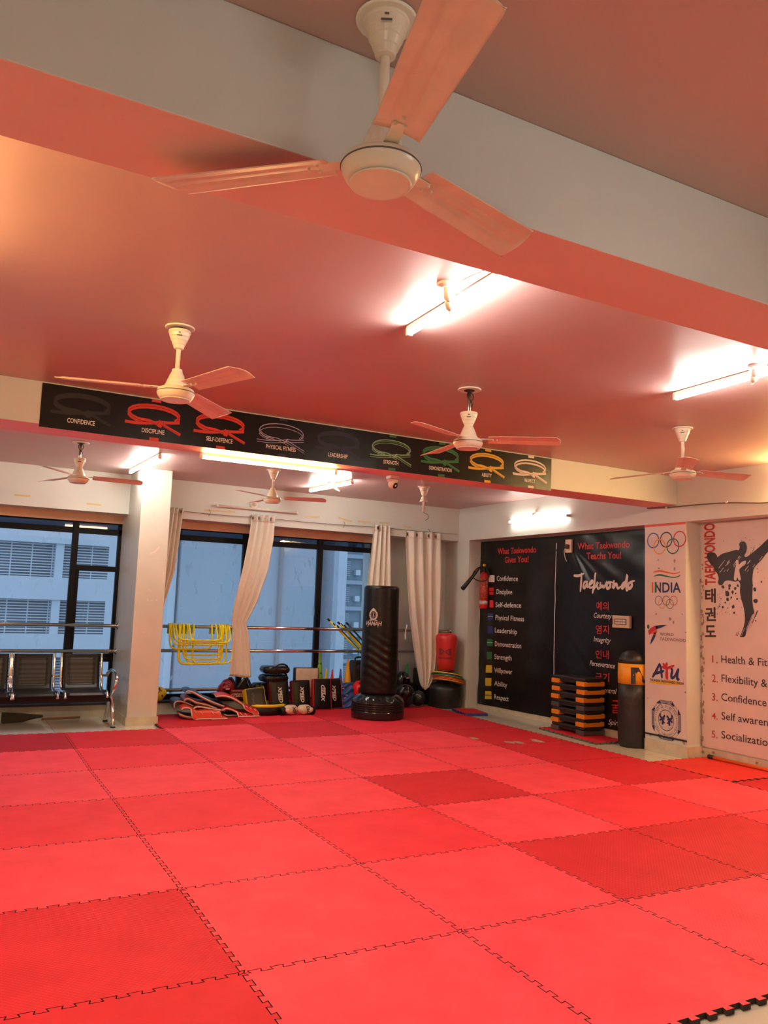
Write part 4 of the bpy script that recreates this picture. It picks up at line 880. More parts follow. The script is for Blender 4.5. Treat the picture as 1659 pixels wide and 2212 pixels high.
# the knot round the rail
curtain('pale curtain hanging straight down behind the black punching bag', [(2.535, 4.128, 4.385, .022, 6.855), (1.70, 4.065, 4.44, .024, 6.88), (.9, 4.05, 4.45, .024, 6.9), (.45, 4.06, 4.44, .022, 6.9)], 4, cloth, [4.18])
t4, f4 = curtain('wide pale curtain gathered up at its foot, right of punching bag', [(on_y(876,1146,6.86).z, on_y(876,1146,6.86).x, on_y(953,1146,6.86).x, 0.03, 6.855), (on_y(879,1250,6.86).z, on_y(879,1250,6.86).x, on_y(953,1250,6.86).x, 0.032, 6.86), (on_y(885,1330,6.86).z, on_y(885,1330,6.86).x, on_y(951,1330,6.86).x, 0.034, 6.87), (on_y(895,1400,6.86).z, on_y(895,1400,6.86).x, on_y(945,1400,6.86).x, 0.034, 6.87), (on_y(902,1440,6.86).z, on_y(902,1440,6.86).x, on_y(941,1440,6.86).x, 0.032, 6.87), (on_y(906,1462,6.86).z, on_y(906,1462,6.86).x, on_y(937,1462,6.86).x, 0.028, 6.87), (on_y(908,1474,6.86).z, on_y(908,1474,6.86).x, on_y(933,1474,6.86).x, 0.024, 6.87), (on_y(911,1483,6.86).z, on_y(911,1483,6.86).x, on_y(927,1483,6.86).x, 0.016, 6.87), (on_y(914,1489,6.86).z, on_y(914,1489,6.86).x, on_y(921,1489,6.86).x, 0.006, 6.87)], 4, cloth2, [4.70, 4.83, 5.03, 5.17])
p_ = on_y(880, 1350, 6.80); q_ = on_y(876, 1382, 6.80); MB().tube([p_, (p_+q_)/2+Vector((-.02, 0, 0)), q_], [.012, .008, .014], 8, smooth=1).build('tie_string', cloth, t4, smooth=True)
t = thing('curtain_wire', 'thin steel wire carrying the curtains along the lintel', 'curtain wire', (3.4, YL-.03, 2.49))
MB().tube([(1.12, YL-.03, 2.50), (1.9, YL-.03, 2.482), (2.45, YL-.03, 2.497), (3.3, YL-.03, 2.485), (4.2, YL-.03, 2.505), (5.0, YL-.03, 2.495), (5.55, YL-.03, 2.50)], .004, 6, smooth=1).build('wire', ring_m, t, smooth=True)
for x in (1.75, 3.66, 5.05): MB().tube([(x, YL, 2.54), (x, YL-.03, 2.535), (x+.01, YL-.04, 2.50), (x, YL-.03, 2.485), (x-.008, YL-.02, 2.46)], .004, 6, smooth=1).build('hook', ring_m, t, smooth=True)
# tape left on the lintel
tape_m = mat('old_tape', (.66, .55, .28), .6)
for i, (a, b_) in enumerate([((31, 1069), (66, 1072)), ((187, 1088), (219, 1091)), ((441, 1102), (508, 1106)), ((660, 1116), (690, 1117)), ((731, 1118), (760, 1127)), ((773, 1126), (801, 1128)), ((820, 1129), (842, 1130)), ((873, 1137), (888, 1139))]):
    p, q = on_y(*a, YL-.001), on_y(*b_, YL-.001); d = (q-p).normalized(); lab = ['at the far left over the left window', 'left of the square column', 'long, over the curtain wire beside the unlit tube', 'right of the unlit tube', 'slanted, between the unlit tube and pale curtain', 'flat, right of the slanted strip', 'just above the curtain behind the bag', 'above the wide pale curtain'][i]
    o = MB().obox((p+q)/2, d, (0, 1, 0), d.cross(Vector((0, 1, 0))), (q-p).length/2, .0008, .011).build('tape_strip', tape_m); tag(o, 'strip of yellow tape on the lintel, '+lab, 'tape', 'yellow tape strips')

# ---------------------------------------------------------------- yellow hurdles on the rail
hy = mat('yellow_plastic_tube', (.88, .84, .012), .32)
hl = [(1.38, 1.92, .775, .10), (1.40, 2.10, .83, .16), (1.55, 2.05, .70, .05), (1.56, 2.06, .645, .04), (1.50, 2.02, .585, .03), (1.515, 2.125, .590, .0), (1.60, 2.07, .600, -.01), (1.68, 2.20, .592, .02), (1.42, 1.97, .86, .22), (1.45, 2.02, .89, .25), (1.62, 2.14, .86, .20)]
hn = ['hanging out leftmost and shallow', 'second shallow one with a wide bar', 'third, its bar half way down', 'fourth, its bar level with the middle rail', 'hanging fully down at the left', 'hanging fully down and widest', 'hanging fully down near the middle', 'hanging fully down at the far right', 'tilted nearly flat at the back left', 'tilted flattest against the rail', 'tilted nearly flat at the back right']
for i, ((xl, xr, zb_, dy), nm) in enumerate(zip(hl, hn)):
    zt_ = 1.05; yr = 7.07; y0 = yr-.034-.003*i; yb_ = y0-dy*.6; r = .085
    P_ = lambda x, k: Vector((x, y0+(yb_-y0)*k, zt_+(zb_-zt_)*k))
    kk = r/max(.1, (zt_-zb_)); pts = []
    hook = lambda x: [Vector((x, yr+.036, zt_-.02)), Vector((x, yr+.030, zt_+.022)), Vector((x, yr, zt_+.034)), Vector((x, y0, zt_+.012))]
    pts += hook(xl)+[P_(xl, .12), P_(xl, .5), P_(xl, 1-kk*1.0), P_(xl+.012, 1-kk*.45), P_(xl+.035, 1-kk*.13), P_(xl+r, 1)]
    pts += [P_((xl+xr)/2, 1)]+[P_(xr-r, 1), P_(xr-.035, 1-kk*.13), P_(xr-.012, 1-kk*.45), P_(xr, 1-kk), P_(xr, .5), P_(xr, .12)]+hook(xr)[::-1]
    t = thing('agility_hurdle', 'yellow tube hurdle on the upper rail, '+nm, 'hurdle', ((xl+xr)/2, yr, zt_), 'yellow agility hurdles')
    MB().tube(pts, .0115, 8, smooth=2).build('hurdle_frame', hy, t, smooth=True)
    for x in (xl, xr): MB().tube([(x, yr+.036, zt_-.01), (x, yr+.040, zt_-.09)], .0125, 8).build('foot', mat('lime_rubber', (.45, .62, .02), .45), t, smooth=True)

# ---------------------------------------------------------------- free standing punching bag
bx_, by_ = 3.796, 5.955
t = thing('punching_bag', 'tall black free standing punching bag on ribbed base', 'punching bag', (bx_, by_, 0))
R0, R1, zt_ = .232, .226, 1.655
prof = [(.01, .30), (R0*.90, .295), (R0, .315), (R0+.004, .6), (R0+.002, 1.0), (R1+.002, 1.4), (R1, zt_-.035), (R1-.012, zt_-.010), (R1-.03, zt_), (R1-.06, zt_-.004), (.01, zt_-.006)]
b = MB(); nu, nv = 96, 90
def seglerp(v):
    L = [0]
    for a, c in zip(prof, prof[1:]): L.append(L[-1]+math.hypot(c[0]-a[0], c[1]-a[1]))
    s = v*L[-1]
    for i in range(len(prof)-1):
        if s <= L[i+1]+1e-9: k = (s-L[i])/(L[i+1]-L[i]); return prof[i][0]+(prof[i+1][0]-prof[i][0])*k, prof[i][1]+(prof[i+1][1]-prof[i][1])*k
    return prof[-1]
def bagf(u, v):
    r, z = seglerp(v); a = 2*PI*u; w = math.exp(-((z-.72)/.28)**2)*(1 if r > .2 else 0)*max(0, math.cos(a+PI/2+.35))
    r += .0065*w*math.sin(z*62+a*5.0+1.5*math.sin(a*3))
    return Vector((bx_+r*math.cos(a)-.02*(z-.3)/1.35*0, by_+r*math.sin(a), z))
b.grid(bagf, nu, nv, wrapu=True).build('bag', leather, t, smooth=True)
bp_ = [(.02, 0), (.318, 0), (.332, .012), (.334, .045), (.334, .10)]
for k in range(4): z = .105+.026*k; bp_ += [(.326, z), (.326, z+.005), (.337, z+.009), (.337, z+.021)]
bp_ += [(.330, .215), (.318, .232), (.255, .285), (.22, .30), (.02, .302)]
b = MB()
def basef(u, v):
    n = len(bp_)-1; x = v*n; i = min(int(x), n-1); k = x-i; r = bp_[i][0]+(bp_[i+1][0]-bp_[i][0])*k; z = bp_[i][1]+(bp_[i+1][1]-bp_[i][1])*k
    a = 2*PI*u
    if .225 < z < .29: r += .010*math.cos(a*14)*math.sin((z-.225)/.065*PI)
    return Vector((bx_+r*math.cos(a), by_+r*math.sin(a), z))
b.grid(basef, 112, (len(bp_)-1)*3, wrapu=True).build('base', leather_g, t, smooth=True)
def cyl_print(mb, pts2d, fs, cx, cy, r, a0, z0, s=1): 
    mb.add([(cx+r*math.cos(a0+x/r), cy+r*math.sin(a0+x/r), z0+y) for x, y in pts2d], fs)
silver = ink('silver_print', (.55, .49, .44), .4)
a_cam = math.atan2(CAM.y-by_, CAM.x-bx_); a0 = a_cam-.42
b = MB(); vs, fs = glyphs('HANAH', .03); x0 = min(v[0] for v in vs); x1 = max(v[0] for v in vs); w_ = .215
cyl_print(b, [((v[0]-x0)/(x1-x0)*w_-w_/2+v[1]*.01, v[1]/FONT_CAP*.052) for v in vs], fs, bx_, by_, R0+.0045, a0, 1.155)
b.build('lettering', silver, t)
b = MB(); rr_ = R0+.0045
def cring(r0, r1, n=30, bump_=0):
    p = []
    for k in range(n+1): a = 2*PI*k/n; j = 1+bump_*(k % 2); p += [(r0*math.cos(a), r0*math.sin(a)*1.15), (r1*j*math.cos(a), r1*j*math.sin(a)*1.15)]
    cyl_print(b, p, [(2*i, 2*i+1, 2*i+3, 2*i+2) for i in range(n)], bx_, by_, rr_, a0, 1.285)
cring(.026, .029); cring(.040, .055, 36, .12)
vs, fs = glyphs('1', .05); x0 = min(v[0] for v in vs); x1 = max(v[0] for v in vs); cyl_print(b, [(v[0]*.055-(x0+x1)/2*.055, v[1]*.055-.020) for v in vs], fs, bx_, by_, rr_, a0, 1.285)
for dx, dz, s_ in ((0, .072, .016), (-.02, .066, .008), (.02, .066, .008)): cyl_print(b, [(dx+s_*math.cos(k*PI/3), dz+s_*.8*math.sin(k*PI/3)) for k in range(6)], [tuple(range(6))], bx_, by_, rr_, a0, 1.285)
cyl_print(b, [(-.06, -.075), (.06, -.075), (.05, -.06), (-.05, -.06)], [(0, 1, 2, 3)], bx_, by_, rr_, a0, 1.285); cyl_print(b, [(-.09, -.148), (.07, -.148), (.07, -.144), (-.09, -.144)], [(0, 1, 2, 3)], bx_, by_, rr_, a0, 1.285)
b.build('crest_print', silver, t)

# ---------------------------------------------------------------- red dummy on its drum, hoops round the neck
dx_, dy_ = 5.345, 6.775
t = thing('kick_dummy', 'red padded kicking dummy on a black drum in the corner', 'kicking dummy', (dx_, dy_, FZ))
MB().lathe([(.02, FZ), (.235, FZ), (.243, FZ+.015), (.245, .24), (.240, .262), (.22, .29), (.12, .335), (.10, .34), (.02, .342)], (dx_, dy_, 0), n=56).build('drum', mat('drum_black', (.013, .013, .013), .4, bump=.03, bscale=90), t, smooth=True)
MB().lathe([(.058, .33), (.058, .50)], (dx_, dy_, 0), n=24).build('neck', wire_m, t, smooth=True)
MB().lathe([(.02, .478), (.112, .478), (.122, .49), (.128, .515)], (dx_, dy_, 0), n=48).build('bottom_band', maroon, t, smooth=True)
MB().lathe([(.128, .512), (.136, .62), (.152, .85), (.160, .95), (.156, .985), (.140, 1.012), (.11, 1.028), (.05, 1.036), (.001, 1.036)], (dx_, dy_, 0), n=56).build('padded_bag', mat('dummy_red', (.60, .028, .030), .35, bump=.12, bscale=26), t, smooth=True)
ac = math.atan2(CAM.y-dy_, CAM.x-dx_)-.12
b = MB(); vs, fs = glyphs('TAEKWONDO', .02); x0 = min(v[0] for v in vs); x1 = max(v[0] for v in vs)
cyl_print(b, [((v[0]-x0)/(x1-x0)*.225-.1125, v[1]/FONT_CAP*.026) for v in vs], fs, dx_, dy_, .1440, ac, .668)
b.build('lettering', ink_k, t)
b = MB(); pr_ = [(-.095, 0), (-.05, 0), (-.015, .02), (.015, .02), (.05, 0), (.095, 0), (.095, .115), (.05, .115), (.015, .095), (-.015, .095), (-.05, .115), (-.095, .115)]
def dcut(x0, x1, s):
    n = 10; out = [(x0, .01), (x0, .105)]+[(x0+s*(.035+.055*math.sin(PI*k/n)), .105-.095*k/n) for k in range(n+1)]; inn = [(x0+s*.034, .034), (x0+s*.034, .080)]+[(x0+s*(.038+.022*math.sin(PI*k/n)), .082-.05*k/n) for k in range(n+1)]
    m = len(out); cyl_print(b, out+inn, [(i, (i+1) % m, m+(i+1) % m, m+i) for i in range(m)], dx_, dy_, .1535, ac, .715)
dcut(-.095, 0, 1); dcut(.095, 0, -1)
b.build('emblem_print', ink('emblem_dark_red', (.20, .018, .02)), t)
hoops = [('amber', (.70, .36, .02)), ('orange', (.75, .16, .02)), ('red', (.62, .03, .03)), ('green', (.10, .42, .05)), ('blue', (.02, .05, .22)), ('yellow', (.78, .66, .02))]
for i, (n_, c_) in enumerate(hoops):
    M = Matrix.Translation((dx_+.015*(i % 2), dy_-.08+.012*i, .345+.019*i)) @ Matrix.Rotation(.19, 4, 'Y') @ Matrix.Rotation(-.10, 4, 'X') @ Matrix.Rotation(-.06*i, 4, 'Z')
    b = MB(); N_ = 48; vs = []
    for k in range(N_):
        a = 2*PI*k/N_
        for r_, z_ in ((.145, -.007), (.225, -.007), (.225, .007), (.145, .007)): vs.append(M @ Vector((r_*math.cos(a), r_*math.sin(a), z_)))
    b.add(vs, [(4*i_+j, 4*((i_+1) % N_)+j, 4*((i_+1) % N_)+(j+1) % 4, 4*i_+(j+1) % 4) for i_ in range(N_) for j in range(4)])
    o = b.build('agility_ring', mat('ring_'+n_, c_, .45), bevel=.003); tag(o, ['lowest flat amber ring tilted on the black drum', 'flat orange ring on the drum, above the amber one', 'flat red ring in the tilted stack on the drum', 'flat green ring in the tilted stack on the drum', 'flat blue ring just below the yellow one on the drum', 'topmost flat yellow ring tilted on the black drum'][i], 'ring', 'flat agility rings')
o = plain_mat('loose red mat piece with blue underside beside the black drum', [(5.10, 5.90), (5.41, 5.82), (5.52, 6.30), (5.22, 6.40)], [foam('Dt', (.50, .035, .03), True), mat('blue_foam', (.02, .06, .30), .8)], z0=FZ+.004, z1=.012)

# ---------------------------------------------------------------- step platforms in a stack
plain_mat('small red mat piece with grey edge under the stack of steps', [(5.26, 3.62), (5.72, 3.62), (5.74, 4.70), (5.36, 4.70)], [foam('Dt', (.50, .035, .03), True), mat('grey_foam', (.14, .12, .10), .8)])
blk = mat('step_black', (.014, .014, .015), .45); org = mat('step_orange', (.78, .26, .015), .4); gry = mat('step_grey', (.075, .07, .072), .5)
sx0, sx1, sy0, sy1 = 5.455, 5.765, 4.02, 4.58
order = ['grey', 'orange', 'orange', 'grey', 'orange', 'orange', 'orange']
nm = ['bottom step platform of the stack, grey feet', 'second step platform from the bottom, orange feet', 'third step platform from the bottom, orange feet', 'middle step platform of the stack, grey feet', 'third step platform from the top, orange feet', 'second step platform from the top, orange feet', 'topmost step platform of the stack, orange feet']
for i, c_ in enumerate(order):
    z0 = .001+.0925*i; o_ = .006*math.sin(i*2.1); t = thing('step_platform', nm[i], 'step platform', ((sx0+sx1)/2, (sy0+sy1)/2, z0), 'stacked step platforms')
    MB().box(sx0+.012, sx1-.012, sy0+.012+o_, sy1-.012+o_, z0+.022, z0+.078).build('body', blk, t, bevel=.012)
    MB().box(sx0, sx1, sy0+o_, sy1+o_, z0+.055, z0+.092).build('deck', blk, t, bevel=.01)
    for ya_, yb_ in ((sy0+o_, sy0+.125+o_), (sy1-.125+o_, sy1+o_)):
        b = MB(); b.prism([(sx0-.008, 0), (sx0-.008, .052), (sx0+.03, .056), (sx0+.055, .046), (sx1-.055, .046), (sx1-.03, .056), (sx1+.008, .052), (sx1+.008, 0)], (0, ya_-.006, z0), (1, 0, 0), (0, 0, 1), (0, 1, 0), yb_-ya_+.012)
        b.build('foot', org if c_ == 'orange' else gry, t, bevel=.006)

# ---------------------------------------------------------------- standing heavy bag behind the pillar
hx_, hy_, hr = 5.625, 3.425, .165
t = thing('heavy_bag', 'black heavy bag with a yellow band standing against the pillar', 'punching bag', (hx_, hy_, FZ))
nyl = mat('black_nylon', (.016, .016, .018), .45, bump=.4, bscale=9)
MB().lathe([(.02, FZ), (hr-.02, FZ), (hr, FZ+.03), (hr+.004, .3), (hr-.003, .5), (hr, .66)], (hx_, hy_, 0), n=48).build('bag', nyl, t, smooth=True)
yb2 = mat('amber_band', (.80, .36, .015), .4, bump=.1, bscale=12)
MB().lathe([(hr+.002, .655), (hr+.004, .76), (hr+.001, .875)], (hx_, hy_, 0), n=48).build('yellow_band', yb2, t, smooth=True)
MB().lathe([(hr, .87), (hr-.01, .93), (hr-.045, .985), (hr-.10, 1.012), (.001, 1.018)], (hx_, hy_, 0), n=48).build('top_cover', nyl, t, smooth=True)
ah = math.atan2(CAM.y-hy_, CAM.x-hx_); b = MB(); rr_ = hr+.0055
for pl_ in ([(-.025, .66), (.025, .66), (.025, .84), (-.025, .84)], [(.025, .84), (.06, .84), (.10, .755), (.17, .70), (.17, .665), (.11, .68), (.065, .725), (.025, .79)]): cyl_print(b, [(x, z) for x, z in pl_], [tuple(range(len(pl_)))], hx_, hy_, rr_, ah-.02, 0)
b.build('printed_letter', ink_k, t)

# ---------------------------------------------------------------- kick shields and pads leaning on the sill
wht = ink('print_white', (.72, .68, .62))
def shield(label, x, y, w, h, th, yaw, lean, roll, side, txt=None, up=True, name='kick_shield', face=None, group='black kick shields', z=0.001):
    M = frame(x, y, z, yaw, lean, roll); t = thing(name, label, 'kick pad', (x, y, z), group); X, Y, Z = axes(M)
    xf(MB().box(-w/2, w/2, .012, th, 0, h), M).build('padded_body', side, t, bevel=min(.02, th*.3), seg=3)
    b = MB(); b.grid(lambda u, v: Vector(((u-.5)*(w-.012), .010-.012*(1-(2*u-1)**4)*(1-(2*v-1)**4), .004+(h-.008)*v)), 12, 16); xf(b, M).build('front_panel', face or leather, t, smooth=True, solid=.006)
    pp = [M @ Vector(q) for q in [(-w/2+.008, .006, .006), (w/2-.008, .006, .006), (w/2-.008, .006, h-.006), (-w/2+.008, .006, h-.006)]]
    MB().tube(pp, .004, 6, closed=True).build('piping', side, t, smooth=True)
    if txt:
        k = .30; L = h*.52; cz = h*.52; hh = w*.19; b = MB(); o = M @ Vector((hh*.5*(-1 if up else 1)*1.0, -.0125, cz+(L/2 if up else -L/2)))
        e = (M @ Vector((hh*.5*(-1 if up else 1), -.0125, cz-(L/2 if up else -L/2))))
        text(b, txt, o, e, hh, (0, 0, 0), bold=.035, shear=.18, up=tuple(X if up else -X)); b.build('lettering', wht, t)
        b = MB(); q = M @ Vector((hh*.5*(-1 if up else 1)-(.010 if up else -.010), -.0125, cz)); b.obox(q-Z*(L*.12 if up else -L*.12), Z, X, Y, L*.22, .0025, .0006); b.build('printed_line', wht, t)
    return t, M
shield('black kick shield with maroon sides, beside the yellow edged pad', 2.85, 6.83, .28, .39, .09, .12, .20, -.05, maroon, 'XPEED')
shield('black kick shield with maroon side, standing behind the boxing gloves', 3.135, 6.80, .265, .39, .10, .10, .20, .0, maroon, 'XPEED')
shield('black kick shield with red sides, its lettering upside down', 3.40, 6.74, .255, .41, .12, -.12, .16, -.02, redv, 'XPEED', up=False)
shield('black kick shield partly behind the red sided one', 3.62, 6.83, .25, .40, .11, .0, .16, -.05, redv, 'XPEED')
t, M = shield('black thai pad with yellow side and scuffed front', 2.475, 6.66, .265, .325, .13, .05, .30, -.10, yellowv, None, name='thai_pad', face=mat('scuffed_leather', (.016, .015, .013), .42, bump=.12, bscale=14), group=None)
X, Y, Z = axes(M); b = MB()
for k in range(9): z = .08+.02*k; ribbon(b, [M @ Vector((-.06+.012*math.sin(k*2), -.006, z)), M @ Vector((-.03, -.006, z+.008)), M @ Vector((-.045+.02*math.cos(k), -.006, z+.018))], .003, -Y, 1)
b.build('faded_print', ink('faded', (.20, .18, .15)), t)
# curved pad lying in front
t = thing('curved_mitt', 'curved black target with yellow edge lying before the pads', 'kick pad', (2.52, 6.45, 0))
def arcp(u, r, z): a = math.radians(205+130*u); return Vector((2.55+r*1.15*math.cos(a)*.9, 6.60+r*.72*math.sin(a), z))
b = MB(); b.grid(lambda u, v: arcp(u, .235-.012*math.sin(v*PI)*-1, .002+.095*v), 30, 8); b.build('outer_face', leather, t, smooth=True, solid=.03)
b = MB(); b.tube([arcp(k/16, .235, .112) for k in range(17)], [.012]+[.021]*6+[.012], 10); b.build('yellow_edge', yellowv, t, smooth=True)
b = MB(); b.grid(lambda u, v: arcp(u, .235*(1-v*.75), .095-.02*v), 20, 6); b.build('palm_side', leather_g, t, smooth=True, solid=.02)
for u in (.2, .42, .62, .82): b = MB(); q = arcp(u, .252, .05); d = (arcp(u+.02, .252, .05)-q).normalized(); b.obox(q, d, (0, 0, 1), d.cross(Vector((0, 0, 1))), .018, .03, .004).build('strap_loop', wire_m, t, bevel=.002)
# cream faced board, stacked arm shields
shield('large black pad with cream face behind the kick shields', 3.27, 7.00, .36, .53, .09, .05, .06, .02, leather, None, name='strike_board', face=creamv, group=None)
def pillow(label, c, w, d, h, yaw):
    t = thing('arm_shield', label, 'kick pad', c, 'stacked black arm shields'); M = frame(*c, yaw)
    def f(u, v):
        a = 2*PI*u; b_ = -PI/2+PI*v; ex = .45
        sg = lambda q, e: math.copysign(abs(q)**e, q)
        return M @ Vector((w/2*sg(math.cos(a), ex)*max(.0, math.cos(b_))**.35, d/2*sg(math.sin(a), ex)*max(.0, math.cos(b_))**.35, h/2+h/2*sg(math.sin(b_), .8)+.003*math.sin(a*24)*math.cos(b_)))
    MB().grid(f, 72, 18, wrapu=True).build('padded_body', leather_g, t, smooth=True)
    MB().tube([M @ Vector(q) for q in [(-.02, -d*.38, h*.95), (.02, -d*.42, h*1.22), (.09, -d*.42, h*1.25), (.14, -d*.38, h*.95)]], .011, 8, smooth=2).build('handle', leather_g, t, smooth=True)
    MB().tube([M @ Vector((w/2*1.005*math.copysign(abs(math.cos(a))**.45, math.cos(a)), d/2*1.005*math.copysign(abs(math.sin(a))**.45, math.sin(a)), h/2)) for a in [2*PI*k/40 for k in range(40)]], .006, 6, closed=True).build('seam', leather, t, smooth=True)
pillow('lower black arm shield of the stack on the sill', (2.79, 7.03, .345), .36, .28, .105, .1)
pillow('upper black arm shield with handle on top of the stack', (2.80, 7.02, .458), .37, .28, .105, -.05)
t = thing('gear_holdall', 'black holdall on the sill under the stacked arm shields', 'bag', (2.75, 7.05, .141))
b = MB(); b.box(2.52, 2.98, 6.99, 7.19, .142, .335); b.build('bag_body', leather, t, bevel=.05, seg=3)
MB().tube([(2.58, 6.985, .22), (2.60, 6.97, .33), (2.66, 6.97, .345), (2.70, 6.985, .22)], .009, 8, smooth=2).build('handle', wire_m, t, smooth=True)
# boxing gloves
def glove(label, x, y, yaw, mir, s_):
    t = thing('boxing_glove', label, 'boxing glove', (x, y, 0), 'pair of cream boxing gloves'); M = frame(x, y, .068, yaw)
    def f(u, v):
        a = 2*PI*u; h = v; r = .064*math.sin(PI*min(1, .10+h*.90))**.55*(.86+.25*h); 
        return M @ Vector((mir*(-.085+.185*h), r*math.cos(a)*1.08, r*math.sin(a)*.98+.004*math.sin(h*9)))
    MB().grid(f, 32, 24, wrapu=True).build('mitt', creamv, t, smooth=True)
    MB().sph(M @ Vector((mir*-.055, -.055, -.008)), .045, .026, .030, 18, 12, M.to_3x3() @ Matrix.Rotation(mir*.5, 3, 'Y')).build('thumb', creamv, t, smooth=True)
    MB().lathe([(.045, 0), (.052, .02), (.050, .06), (.040, .062)], M @ Vector((mir*-.075, 0, -.012)), M.to_3x3() @ Vector((-mir, 0, -.15)), 24).build('cuff', leather, t, smooth=True)
    b = MB(); X, Y, Z = axes(M); o = M @ Vector((-.012, -.0715, .045)); text(b, s_, o, M @ Vector((.012, -.0745, -.055)), .042, -Y, bold=.03, up=tuple((X+Y*.0).normalized())); b.v = [tuple(Vector(p)-Y*.004) for p in b.v]; b.build('lettering', ink_k, t)
glove('cream boxing glove on the mat, the left one of the pair', 2.80, 6.42, .12, 1, 'XP')
glove('cream boxing glove on the mat, the right one of the pair', 2.985, 6.40, .05, -1, 'EED')
# cones on the sill
def cone(label, px, py, base, h_to, col, holes=0, y=7.13, grp='marker cones on the sill'):
    a = on_y(px, py, y); z0 = .141; t = thing('marker_cone', label, 'cone', (a.x, y, z0), grp); H = a.z-z0; m = mat('cone_'+str(col), col, .45)
    MB().lathe([(base, .012), (base*.93, .02), (base*.30, H*.78), (base*.18, H-.004), (base*.10, H), (.002, H)], (a.x, y, z0), n=28).build('cone_body', m, t, smooth=True)
    q = base*1.12; MB().box(a.x-q, a.x+q, y-min(q, .075), y+min(q, .06), z0, z0+.012).build('cone_base', m, t, bevel=.004)
    for k in range(holes):
        zz = z0+H*(.30+.22*k); rr = base*(.93-.63*((zz-z0-.02)/(H*.78)))
        for da in (-.75, .55): dd = Vector((math.cos(-PI/2-.45+da), math.sin(-PI/2-.45+da), 0)); MB().lathe([(.001, 0), (.013, 0), (.013, .004)], Vector((a.x, y, zz))+dd*(rr-.002), dd, 14).build('hole', mat('cone_hole', (.03, .16, .02), .7), t)
cone('tall lime green cone with holes behind the cream pad', 692, 1409, .075, 0, (.25, .52, .02), 3)
cone('small yellow cone beside the lime green one', 705, 1443, .055, 0, (.78, .62, .02))
cone('small red cone between the yellow and blue cones', 718, 1446, .055, 0, (.68, .03, .02))
cone('blue cone left of the large amber cone', 736, 1445, .055, 0, (.02, .09, .45))
cone('large amber cone beside the black speaker', 752, 1425, .085, 0, (.78, .38, .015))
cone('bright green cone right of the punching bag', 880, 1433, .065, 0, (.02, .50, .10))
cone('blue cone half hidden right behind the punching bag', 860, 1426, .065, 0, (.02, .10, .38))
# speaker, blue mat bag, helmets, balls
t = thing('loudspeaker', 'black portable loudspeaker on the sill behind the punching bag', 'speaker', (4.10, 7.12, .141))
MB().box(3.985, 4.215, 7.045, 7.20, .142, .62).build('cabinet', wire_m, t, bevel=.025, seg=3)
MB().tube([(4.03, 7.10, .61), (4.03, 7.10, .655), (4.10, 7.10, .665), (4.17, 7.10, .655), (4.17, 7.10, .61)], .013, 8, smooth=2).build('handle', mat('black_plastic', (.014, .014, .014), .4), t, smooth=True)
MB().lathe([(.001, 0), (.03, .004), (.075, .014), (.085, .010), (.088, 0)], (4.10, 7.045, .31), (0, -1, 0), 32).build('woofer', leather, t, smooth=True)
b = MB(); b.box(4.03, 4.17, 7.035, 7.046, .47, .56); b.build('control_panel', mat('panel_grey', (.05, .05, .055), .3), t, bevel=.003)
q = MB(); 
for k in range(4): MB().box(4.045+.03*k, 4.06+.03*k, 7.028, 7.036, .49, .505).build('knob', ring_m, t)
t = thing('folded_vinyl_mat', 'folded blue vinyl mat standing beside the black punching bag', 'mat', (3.83, 6.86, 0))
M = frame(3.845, 6.88, .001, -.02, .18, -.10); b = MB()
b.grid(lambda u, v: M @ Vector(((u-.5)*(.26-.02*v), -.006*math.sin(v*22+2*math.sin(u*6))-.01*math.sin(u*PI), .33*v)), 16, 40); b.build('mat_front', mat('blue_vinyl', (.012, .075, .34), .28), t, smooth=True, solid=.03)
b = MB()
for x, z in ((-.08, .29), (-.07, .255), (-.05, .19), (-.03, .165), (-.06, .13), (-.045, .10)): ribbon(b, [M @ Vector((x, -.026, z)), M @ Vector((x+.02, -.026, z+.006)), M @ Vector((x+.03, -.026, z-.006))], .006, -axes(M)[1], 1)
b.build('printed_mark', wht, t)
def headguard(label, c, r, m, yaw, tilt=0.0, grp='head guards'):
    t = thing('head_guard', label, 'head guard', c, grp); M = Matrix.Translation(c) @ Matrix.Rotation(yaw, 4, 'Z') @ Matrix.Rotation(tilt, 4, 'X')
    b = MB(); nu, nv = 40, 22; vs = {}; idx = {}
    for j in range(nv+1):
        for i in range(nu):
            a = 2*PI*i/nu; e = -PI*.36+(PI*.36+PI*.47)*j/nv
            idx[i, j] = len(b.v); b.v.append(tuple(M @ Vector((r*.86*math.cos(a)*math.cos(e), r*math.sin(a)*math.cos(e), r*1.02*math.sin(e)))))
    def hole(i, j):
        a = (2*PI*(i+.5)/nu+PI/2) % (2*PI); a = a if a < PI else a-2*PI; e = -PI*.36+(PI*.83)*(j+.5)/nv
        face = abs(a) < .72 and e < .42
        ear = abs(abs(a)-1.57) < .17 and abs(e+.12) < .17
        vent = e > .75 and int((i % 8) < 2) and e < 1.15
        return face or ear or vent
    for j in range(nv):
        for i in range(nu):
            if not hole(i, j): b.f.append([idx[i, j], idx[(i+1) % nu, j], idx[(i+1) % nu, j+1], idx[i, j+1]]); b.m.append(0)
    b.build('shell', m, t, smooth=True, solid=r*.16)
    MB().tube([M @ Vector((.80*r*math.cos(a)*.95, -.2*r+ .62*r*-abs(math.sin(a)), -.80*r)) for a in [PI*k/10 for k in range(11)]], r*.06, 8).build('chin_strap', m, t, smooth=True)
    MB().obox(M @ Vector((0, -r*.93, r*.42)), M.to_3x3() @ Vector((1, 0, 0)), M.to_3x3() @ Vector((0, 1, .5)), M.to_3x3() @ Vector((0, -.5, 1)), r*.25, r*.02, r*.09).build('brow_print', wht, t)
    return t
